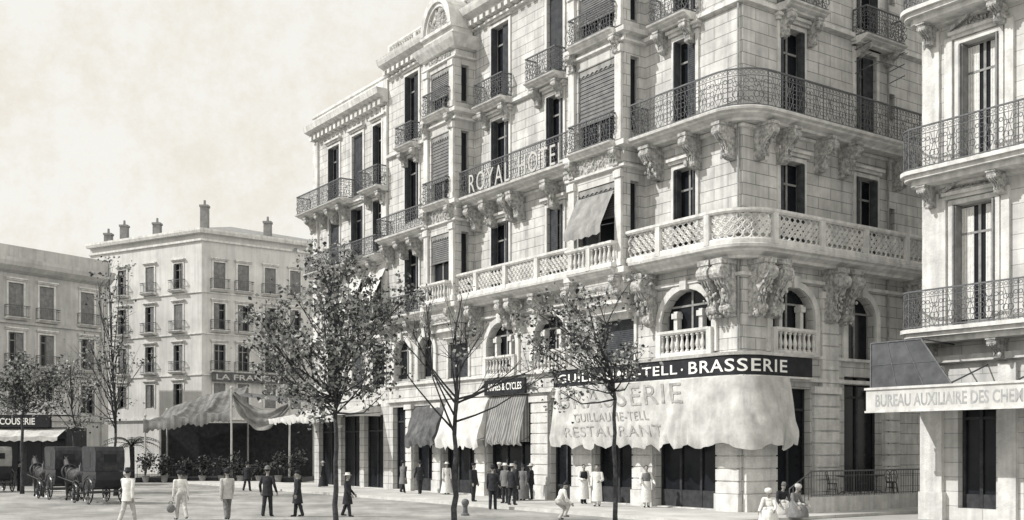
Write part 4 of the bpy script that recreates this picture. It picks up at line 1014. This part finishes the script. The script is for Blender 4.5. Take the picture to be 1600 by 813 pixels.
# material slots: 0 skin 1 top 2 bottom 3 shoe 4 hair
def person(label,x,y,face,h=1.72,top='dark',bot='dark',shoe='dark',legs=((.0,.05),(.0,.05)),arms=((.05,.12,.2),(.05,.12,.2)),lean=0.,wear=(),hat=None,hatm='dark',vest=None,z=None,group=None,turn=0):
    z=gz(x,y) if z is None else z
    t=thing('person',label,'person',(x,y,z),group=group,rotz=math.radians(face)); t.scale=(h/1.72,)*3
    P=[]; low=[]
    def LT(p):
        p=Vector(p); dz=p.z-.92; c,s=math.cos(lean),math.sin(lean); return Vector((p.x,p.y*c-dz*s,.92+dz*c+p.y*s))
    for sx,(a,k) in zip((-1,1),legs):
        hp=Vector((sx*.085,0,.9)); kn=hp+.43*Vector((0,-math.sin(a),-math.cos(a))); an=kn+.41*Vector((0,-math.sin(a-k),-math.cos(a-k)))
        P+=[('c',hp,.095,kn,.075,2),('c',kn,.074,an,.066,2),('ell',kn.lerp(an,.3)+Vector((0,.018,0)),(.068,.072,.1),2)]
        P+=[('c',an+Vector((0,.03,-.035)),.036,an+Vector((sx*.015,-.15,-.05)),.03,3),('c',an,.04,an+Vector((0,0,-.04)),.038,3)]; low.append(an.z-.085)
    P+=[('e',(0,.005,.95),(.155,.115,.12),2)]
    def E(c,r,m): P.append(('e',LT(c),r,m))
    def Cp(a,ra,b_,rb,m): P.append(('c',LT(a),ra,LT(b_),rb,m))
    E((0,0,1.06),(.14,.1,.14),1); E((0,0,1.24),(.17,.115,.19),1); E((0,.01,1.36),(.17,.09,.09),1); Cp((-.15,0,1.395),.055,(.15,0,1.395),.055,1)
    Cp((0,0,1.42),.055,(0,-.015,1.53),.05,0); 
    ct,st=math.cos(turn),math.sin(turn)
    def H(p): return (p[0]*ct-(p[1]+.02)*st,p[0]*st+(p[1]+.02)*ct-.02,p[2])
    E(H((0,-.015,1.625)),(.073,.092,.1),0); E(H((0,-.05,1.555)),(.05,.05,.055),0); E(H((0,-.112,1.6)),(.014,.022,.024),0); E(H((0,-.1,1.56)),(.026,.01,.007),4)
    for sx in (-1,1): E(H((sx*.074,.0,1.605)),(.012,.024,.033),0); E(H((sx*.03,-.094,1.627)),(.012,.01,.008),4)
    E(H((0,.012,1.66)),(.078,.092,.085),4)
    for sx,(a,ab,e) in zip((-1,1),arms):
        sh=Vector((sx*.185,0,1.385)); d1=Vector((sx*math.sin(ab),-math.sin(a)*math.cos(ab),-math.cos(a)*math.cos(ab))); el=sh+d1*.29
        ab2=ab*.35 if e<1 else -.35; d2=Vector((sx*math.sin(ab2),-math.sin(a+e)*math.cos(ab2),-math.cos(a+e)*math.cos(ab2))).normalized(); wr=el+d2*.25
        Cp(sh,.064,el,.055,1); Cp(el,.055,wr,.045,1); Cp(wr,.026,wr+d2*.04,.026,0)
        lat=d2.cross(Vector((1,0,0))); lat=lat.normalized() if lat.length>.1 else Vector((0,0,1)); nrm=d2.cross(lat)*sx
        for q in (-.022,0,.022): Cp(wr+d2*.03+lat*q*.7,.019,wr+d2*.1+lat*q,.018,0)
        for q,L in ((-.033,.055),(-.011,.07),(.012,.078),(.034,.068)):
            b0=wr+d2*.105+lat*q; m_=b0+d2*L*.6+nrm*.006; Cp(b0,.0115,m_,.011,0); Cp(m_,.011,m_+d2*L*.45+nrm*.022,.0095,0)
        b0=wr+d2*.035+lat*.028; m_=b0+d2*.04+lat*.032; Cp(b0,.014,m_,.0125,0); Cp(m_,.0125,m_+d2*.04+lat*.006,.011,0)
    sh_=min(low); P2=[]
    for p in P:
        v=Vector((0,0,-sh_))
        if p[0]=='c': P2.append(('c',Vector(p[1])+v,p[2],Vector(p[3])+v,p[4],p[5]))
        else: P2.append((p[0],Vector(p[1])+v,p[2],p[3]))
    me=remesh(P2,.0135,[M['skin'],M[top],M[bot],M[shoe],M['hair']]); me.name='body'
    o=bpy.data.objects.new('body',me); col.objects.link(o); o.parent=t
    def TF(p): q=LT(p); q.z-=sh_; return q
    def TL(p):
        q=LT(p) if p.z>.92 else Vector(p); q.z-=sh_; return q
    for wv_ in wear:
        b=MB(); kind,mt=wv_
        if kind=='coat': b.loft([(1.44,.09,.085,0),(1.4,.19,.1,0),(1.25,.195,.14,0),(1.08,.168,.128,0),(.95,.185,.145,.0),(.74,.205,.165,.0)],18,tf=TL); nm='jacket'
        elif kind=='frock': b.loft([(1.44,.09,.085,0),(1.4,.19,.1,0),(1.25,.195,.14,0),(1.08,.168,.128,0),(.9,.19,.15,0),(.5,.24,.21,0)],18,tf=TL); nm='long_coat'
        elif kind=='dress': b.loft([(1.43,.12,.09,0),(1.39,.185,.1,0),(1.22,.18,.14,0),(1.06,.14,.112,0),(.9,.2,.17,0),(.5,.28,.26,0),(.06,.36,.34,0)],20,tf=TL); nm='dress'
        elif kind=='apron': b.loft([(1.07,.158,.125,-.005),(.95,.19,.15,-.01),(.6,.215,.18,-.03),(.2,.23,.2,-.05)],14,-1.75,1.75,tf=TL); nm='apron'
        elif kind=='vest': b.loft([(1.42,.13,.085,0),(1.36,.17,.115,0),(1.22,.185,.13,0),(1.05,.155,.118,0)],18,tf=TL); nm='waistcoat'
        elif kind=='wrap':   # skirts of a robe spread over bent knees
            b.loft([(.015,.34,.40,-.22),(.1,.33,.41,-.24),(.3,.27,.38,-.25),(.44,.23,.33,-.22),(.52,.19,.24,-.14),(.56,.13,.14,-.06)],26)
            b.v=[(x*(1+.07*math.sin(7*math.atan2(y_+.2,x))),y_*(1+.04*math.sin(9*math.atan2(y_+.2,x))),z_+.03*math.sin(5*x+3*y_)) for x,y_,z_ in b.v]; b.v=[(x,y_,max(.006,z_)) for x,y_,z_ in b.v]; nm='robe'
        b.build(nm,M[mt],t,True)
    if hat:
        b=MB(); hc=Vector((0,-.005,1.685))
        pr={'bowler':[(.1,-.01),(.135,-.012),(.138,.0),(.1,.012),(.098,.06),(.08,.105),(.03,.125),(.002,.127)],
            'straw':[(.1,-.01),(.17,-.012),(.172,0),(.1,.008),(.096,.09),(.09,.097),(.002,.1)],
            'wide':[(.1,-.01),(.2,-.03),(.202,-.02),(.1,.01),(.09,.08),(.05,.1),(.002,.09)],
            'cap':[(.1,-.03),(.105,.0),(.115,.04),(.09,.07),(.002,.08)],
            'fez':[(.092,-.02),(.088,.03),(.075,.1),(.07,.105),(.002,.106)],
            'turban':[(.098,-.05),(.125,-.02),(.13,.03),(.115,.075),(.07,.1),(.002,.11)]}[hat]
        b.lathe(pr,(0,0),0,16); b.v=[tuple(TF(Vector(v)+hc)) for v in b.v]; b.build('turban' if hat=='turban' else 'hat',M[hatm],t,True)
    return t
def place(p,y,dmin=.9):
    x,Y=gp(p,y); v=FM.inverted()@Vector((x,Y,0))
    if -v.x<dmin and 0<v.y<40:
        u=pu(p,dmin); q=FM@Vector((-dmin,u,0)); return q.x,q.y
    return x,Y
WK=((.34,.12),(-.26,.3)); WK2=((-.26,.32),(.32,.1)); ST=((.03,.05),(-.04,.06)); SW=((-.3,.1,.25),(.35,.1,.3)); SW2=((.3,.1,.35),(-.25,.1,.2))
def pp(label,p,y,face,**k): x,Y=place(p,y); return person(label,x,Y,face,**k)
pp('man in a white shirt and pale trousers walking away at far left, near the carriages',200,820,165,h=1.88,top='white',bot='pale',legs=WK,arms=SW,wear=(('coat','white'),),hat='wide',hatm='dark')
bx_,by_=place(283,813); person('stooping man in white carrying a bag, second walker from the left',bx_,by_,215,h=1.76,top='white',bot='pale',legs=WK2,arms=((.05,.18,.1),(.2,.1,.3)),lean=.2,hat='cap',hatm='dark')
pp('man in a pale jacket and dark cap walking away, third walker from the left',355,813,205,h=1.8,top='pale',bot='mid',legs=WK,arms=SW2,wear=(('coat','pale'),),hat='bowler',hatm='dark')
pp('man in a dark suit and round hat, seen from behind, left of the leafy tree',418,808,170,h=1.82,legs=((.16,.05),(-.2,.12)),arms=((-.1,.3,.6),(-.1,.3,.6)),wear=(('coat','dark'),),hat='bowler',hatm='mid')
pp('slim dark figure standing alone just left of the leafy tree trunk',465,808,-70,h=1.68,legs=((.12,.05),(-.14,.15)),wear=(('frock','dark'),),hat='cap')
pp('boy in dark knee breeches and a white cap just right of the leafy tree trunk',543,808,80,h=1.6,legs=((.2,.1),(-.2,.2)),arms=((.2,.15,.5),(.1,.15,.6)),wear=(('frock','dark'),),hat='straw',hatm='white')
pp('person in grey coat walking on the pavement, left of the walking pair',630,774,150,h=1.76,wear=(('frock','mid'),),legs=WK2,arms=SW,hat='straw',hatm='dark')
pp('person in dark clothes walking on the pavement, right of the walking pair',656,776,-160,h=1.74,legs=((.25,.1),(-.2,.2)),arms=((.3,.3,.9),(.1,.2,.5)),wear=(('coat','dark'),),hat='bowler')
pp('person in long white dress beside the bare tree trunk',698,775,20,h=1.65,top='white',bot='white',wear=(('dress','white'),),hat='straw',hatm='white')
pp('man in dark suit standing at the left end of the group before the striped blind',740,788,60,legs=ST,wear=(('coat','dark'),),hat='cap')
pp('man in dark suit seen from behind at the front of the group',770,797,170,h=1.8,legs=((.12,.05),(-.1,.1)),wear=(('coat','dark'),),hat='bowler',arms=((.1,.2,.8),(0,.1,.2)))
pp('man in grey coat with straw hat in the middle of the group',789,791,-40,legs=ST,top='mid',bot='dark',wear=(('coat','mid'),),hat='straw',hatm='white')
pp('man in dark frock coat behind the straw-hatted man',806,787,-80,h=1.76,legs=ST,wear=(('frock','dark'),),hat='bowler',hatm='dark')
pp('man with raised forearm at the back of the group, dark coat and white cap',780,784,30,legs=ST,wear=(('coat','dark'),),hat='cap',hatm='white',arms=((.3,.2,1.2),(.1,.1,.2)))
pp('man in black suit with pale straw hat, front right of the group',800,794,140,legs=((.1,.05),(-.08,.1)),wear=(('coat','dark'),),hat='straw',hatm='pale')
pp('woman in grey dress between the frock coat and the pier',817,786,-30,h=1.62,top='mid',bot='mid',wear=(('dress','mid'),),hat='straw',hatm='dark')
pp('person in dark coat and wide pale hat at the right end of the group',830,784,-110,h=1.66,legs=ST,wear=(('coat','dark'),),hat='wide',hatm='pale')
pp('small figure in white crouching at the kerb left of the thin-crowned tree',872,813,110,h=1.6,top='white',bot='pale',legs=((1.3,1.7),(.9,1.5)),arms=((.6,.2,.6),(.7,.2,.5)),lean=.45,hat='fez',hatm='dark')
pp('waiter in dark waistcoat and long white apron, left of the pair under the awning',912,792,20,top='white',bot='dark',wear=(('apron','white'),('vest','dark')),arms=((.2,.25,1.2),(.1,.15,.3)),legs=ST)
pp('waiter in white jacket and apron, right of the pair under the awning',933,796,-15,top='white',bot='white',wear=(('coat','white'),('apron','white')),arms=((.1,.12,.2),(.2,.25,1.1)),legs=ST)
pp('waiter in long white apron standing alone before the pier right of the thin-crowned tree',1010,797,5,top='white',bot='white',wear=(('apron','white'),('vest','mid')),arms=((.15,.3,.9),(.15,.3,.9)),legs=ST)
for p,y,f,l,k in ((1203,816,-25,'person in white robes and turban squatting in front of the corner pier',dict(top='white',bot='white',wear=(('wrap','white'),),hat='turban',hatm='white')),(1238,813,35,'person in grey robes and pale turban squatting beside the one in white',dict(top='mid',bot='pale',wear=(('wrap','mid'),),hat='turban',hatm='pale')),(1220,808,10,'person in dark jacket and cap squatting between the two robed figures',dict(top='dark',bot='pale',wear=(('wrap','pale'),),hat='fez',hatm='mid'))):
    x,Y=place(p,y); person(l,x,Y,f,legs=((1.85,2.35),(1.75,2.3)),arms=((.75,.25,.5),(.6,.2,.9)),lean=.35,turn=.3,**k)
pp('dark figure standing at the left edge beside the pale-hooded carriage',30,768,120,legs=ST,wear=(('coat','dark'),),hat='bowler')
pp('cab driver in dark coat standing left of the first black carriage',58,775,60,legs=ST,wear=(('frock','mid'),),hat='bowler')
pp('distant dark figure in front of the canopy pole',386,768,170,legs=WK,wear=(('coat','dark'),),hat='bowler')
pp('distant figure in dark dress in front of the white terrace awning',505,764,-100,h=1.6,legs=WK,wear=(('dress','dark'),),hat='straw',hatm='pale')
# bag carried by the stooping man
bg=thing('cloth_bag','dark cloth bag hanging from the hand of the stooping man in white','bag',(bx_-.36,by_-.04,gz(bx_,by_)+.28)); b=MB(); b.ell((0,0,.14),(.16,.1,.16),12,8); b.build('sack',M['mid'],bg,True); b=MB(); b.ring((0,0,.33),(1,0,0),.07,.01,10); b.build('handle',M['wood'],bg)
# ------------------------------------------------------------------ CARRIAGES AND HORSES
def wheel(par,x,y,R):
    w=MB(); w.ring((x,y,R),(1,0,0),R-.03,.032,24); o=w.build('wheel',M['coach'],par)
    s=MB()
    for k in range(12): a=2*PI*k/12; s.tube((x,y,R),(x+math.cos(a)*(R-.04),y,R+math.sin(a)*(R-.04)),.02,.015,5)
    s.build('spokes',M['coach'],o); h=MB(); h.tube((x,y-.1,R),(x,y+.1,R),.075,n=10); h.build('hub',M['iron'],o)
def carriage(hood):
    t=thing('horse_carriage','','carriage')
    b=MB(); pr=[(-.95,1.0),(-.98,1.35),(.42,1.35),(.5,1.0),(.62,.72),(.3,.6),(-.6,.6),(-.82,.72)]; n=len(pr)
    for s in (-.56,.56): b.v+=[(x,s,z) for x,z in pr]
    b.f.append(tuple(range(n))); b.f.append(tuple(range(n,2*n))[::-1])
    for i in range(n): b.f.append((i,(i+1)%n,n+(i+1)%n,n+i))
    b.build('body',M['coach'],t)
    b=MB(); pr=[(-.97,1.36),(-1.05,1.8),(-1.02,2.2),(-.9,2.36),(.3,2.38),(.48,2.3),(.46,2.1),(.36,1.36)]; n=len(pr)
    for s in (-.6,.6): b.v+=[(x,s,z) for x,z in pr]
    b.f.append(tuple(range(n))); b.f.append(tuple(range(n,2*n))[::-1])
    for i in range(n): b.f.append((i,(i+1)%n,n+(i+1)%n,n+i))
    ho=b.build('hood',M[hood],t)
    b=MB(); b.hexa([(-1.05,-.25,1.75),(-1.05,.25,1.75),(-1.068,.25,1.75),(-1.068,-.25,1.75),(-1.045,-.25,2.05),(-1.045,.25,2.05),(-1.064,.25,2.05),(-1.064,-.25,2.05)]); b.build('rear_window',M['glass'],ho)
    for s in (-1,1):
        b=MB(); b.box(-.45,.2,s*.602-.006,s*.602+.006,1.5,2.15); b.build('side_window',M['glass'],ho)
        b=MB(); b.box(.5,.62,s*.6-.06,s*.6+.06,1.35,1.6); b.tube((.56,s*.6,1.6),(.56,s*.6,1.7),.04,.02,8); b.build('lamp',M['iron'],t)
        b=MB(); b.pipe([(-1.05,s*.68,1.02),(-.55,s*.7,1.2),(-.05,s*.7,1.02)],.03,6); b.build('mudguard',M['coach'],t)
        b=MB(); b.pipe([(.75,s*.6,.86),(1.1,s*.62,.95),(1.5,s*.6,.82)],.03,6); b.build('mudguard',M['coach'],t)
        b=MB(); b.pipe([(1.35,s*.38,.6),(1.9,s*.42,.85),(3.9,s*.36,1.05)],[.035,.03,.025],6); b.build('shaft',M['wood'],t)
    b=MB(); b.box(.62,1.1,-.48,.48,1.25,1.4); b.box(.58,.64,-.48,.48,1.4,1.7); b.box(.7,1.35,-.42,.42,.78,.84); b.hexa([(1.3,-.42,.8),(1.3,.42,.8),(1.35,.42,.8),(1.35,-.42,.8),(1.5,-.42,1.15),(1.5,.42,1.15),(1.55,.42,1.15),(1.55,-.42,1.15)]); b.box(.7,1.0,-.4,.4,.84,1.25); b.build('driver_seat',M['leather'],t)
    for x,z,q in ((-.55,.52,.7),(1.1,.4,.66)):
        b=MB(); b.tube((x,-q,z),(x,q,z),.035); b.build('axle',M['iron'],t)
    for s in (-1,1): wheel(t,-.55,s*.72,.54); wheel(t,1.1,s*.68,.41)
    return t
def horse(label,mat):
    P=[('e',(0,0,1.15),(.68,.26,.31),0),('e',(.48,0,1.14),(.34,.24,.38),0),('e',(-.56,0,1.2),(.36,.27,.33),0),('c',(.7,0,1.32),.2,(1.14,0,1.82),.12,0),('c',(1.16,0,1.84),.115,(1.3,0,1.72),.11,0),('c',(1.3,0,1.72),.1,(1.56,0,1.47),.065,0),
       ('c',(1.12,.06,1.93),.035,(1.12,.075,2.05),.012,0),('c',(1.12,-.06,1.93),.035,(1.12,-.075,2.05),.012,0),('c',(-.86,0,1.34),.06,(-1.0,0,1.05),.08,1),('c',(-1.0,0,1.05),.08,(-1.0,0,.55),.05,1),('c',(.66,0,1.55),.05,(1.08,0,1.96),.05,1)]
    for s in (-1,1):
        o=.06*s
        P+=[('c',(.54,s*.15,1.0),.13,(.56+o,s*.15,.56),.066,0),('c',(.56+o,s*.15,.56),.062,(.54+o,s*.15,.14),.042,0),('c',(.54+o,s*.15,.14),.045,(.6+o,s*.15,.05),.055,1)]
        P+=[('c',(-.66,s*.15,1.1),.2,(-.5-o,s*.16,.8),.12,0),('c',(-.5-o,s*.16,.8),.11,(-.8-o,s*.16,.5),.06,0),('c',(-.8-o,s*.16,.5),.058,(-.75-o,s*.16,.14),.042,0),('c',(-.75-o,s*.16,.14),.045,(-.69-o,s*.16,.05),.055,1)]
    t=thing('horse',label,'horse'); me=remesh(P,.028,[M[mat],M['hair']]); o=bpy.data.objects.new('body',me); o.name='body'; col.objects.link(o); o.parent=t
    b=MB(); b.ring((.62,0,1.28),Vector((.3,0,.95)).normalized(),.36,.05,18,Vector((0,1,0))); b.build('collar',M['leather'],t)
    b=MB(); b.ring((.1,0,1.15),(0,1,0),.325,.02,18); b.build('girth_strap',M['leather'],t); return t
c0=carriage('leather'); c1=copy_tree(c0); c3=carriage('canvas_g')
for o,p,y,a,l in ((c0,157,787,132,'black hooded carriage parked nearest the walkers, seen from behind'),(c1,96,780,130,'black hooded carriage parked further left behind a tree'),(c3,-8,769,128,'carriage with a pale cloth hood at the left edge of the square')):
    x,Y=gp(p,y); o.location=(x,Y,.004); o.rotation_euler.z=math.radians(a); o.scale=(1.12,)*3; tag(o,l,'carriage','horse carriages waiting in the square')
h0=horse('','horse'); h1=copy_tree(h0)
for h,o,l in ((h0,c0,'dark horse harnessed to the nearer black carriage'),(h1,c1,'dark horse harnessed to the further black carriage')):
    a=o.rotation_euler.z; h.location=o.location+Vector((math.cos(a)*3.2,math.sin(a)*3.2,0)); h.rotation_euler.z=a; h.scale=(1.08,)*3; tag(h,l,'horse','harnessed carriage horses')
# small things
bx,by=gp(727,806); bo=thing('iron_bollard','short round-topped iron bollard beside the bare tree','bollard',(bx,by,gz(bx,by))); b=MB(); b.lathe([(.16,0),(.16,.06),(.1,.1),(.085,.35),(.11,.37),(.11,.4)],n=12); b.build('post',M['iron'],bo); b=MB(); b.ell((0,0,.5),(.15,.15,.15),12,8); b.build('ball',M['iron'],bo,True)
# ------------------------------------------------------------------ LIGHT, WORLD, CAMERA
ld=Vector((.735,.10,-.62)).normalized()
sl=bpy.data.lights.new('sun','SUN'); sl.energy=4.7; sl.angle=math.radians(.6); sl.color=(1,.98,.945); so=bpy.data.objects.new('sun',sl); col.objects.link(so); so.rotation_euler=ld.to_track_quat('-Z','Y').to_euler()
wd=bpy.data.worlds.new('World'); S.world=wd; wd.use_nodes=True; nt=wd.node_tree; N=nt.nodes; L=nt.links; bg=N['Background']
sk=N.new('ShaderNodeTexSky'); sk.sky_type='NISHITA'; sk.sun_disc=False; sk.sun_elevation=math.asin(-ld.z); sk.sun_rotation=math.atan2(-ld.x,-ld.y)
hs=N.new('ShaderNodeHueSaturation'); hs.inputs['Saturation'].default_value=.1; L.new(sk.outputs[0],hs.inputs['Color'])
tc=N.new('ShaderNodeTexCoord'); n1=N.new('ShaderNodeTexNoise'); n1.inputs['Scale'].default_value=9; n1.inputs['Detail'].default_value=12; n1.inputs['Roughness'].default_value=.78; L.new(tc.outputs['Generated'],n1.inputs['Vector'])
rp=N.new('ShaderNodeValToRGB'); e=rp.color_ramp.elements; e[0].position=.36; e[0].color=(.87,.815,.715,1); e[1].position=.54; e[1].color=(.945,.93,.875,1); L.new(n1.outputs['Fac'],rp.inputs['Fac'])
# unseen sky behind the camera, brightened to lift the shaded side facade
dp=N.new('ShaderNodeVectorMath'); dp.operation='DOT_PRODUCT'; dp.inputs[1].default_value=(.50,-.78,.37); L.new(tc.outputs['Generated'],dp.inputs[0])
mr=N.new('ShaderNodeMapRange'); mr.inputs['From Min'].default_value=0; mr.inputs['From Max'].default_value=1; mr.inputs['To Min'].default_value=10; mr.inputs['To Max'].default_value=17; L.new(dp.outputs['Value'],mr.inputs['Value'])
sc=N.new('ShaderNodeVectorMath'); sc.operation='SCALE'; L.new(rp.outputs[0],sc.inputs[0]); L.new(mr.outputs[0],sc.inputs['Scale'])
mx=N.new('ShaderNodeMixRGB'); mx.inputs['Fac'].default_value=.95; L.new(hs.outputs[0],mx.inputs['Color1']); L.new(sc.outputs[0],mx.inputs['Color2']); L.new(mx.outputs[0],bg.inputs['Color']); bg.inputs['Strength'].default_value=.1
cd=bpy.data.cameras.new('camera'); co=bpy.data.objects.new('camera',cd); col.objects.link(co); co.location=(0,0,CAM); co.rotation_euler=(PI/2,0,0)
cd.sensor_width=36; cd.lens=F/1600*36; cd.shift_y=(HZ-406.5)/1600; cd.clip_end=4000; cd.clip_start=.1; S.camera=co
S.view_settings.view_transform='Standard'; S.view_settings.look='None'; S.view_settings.exposure=0
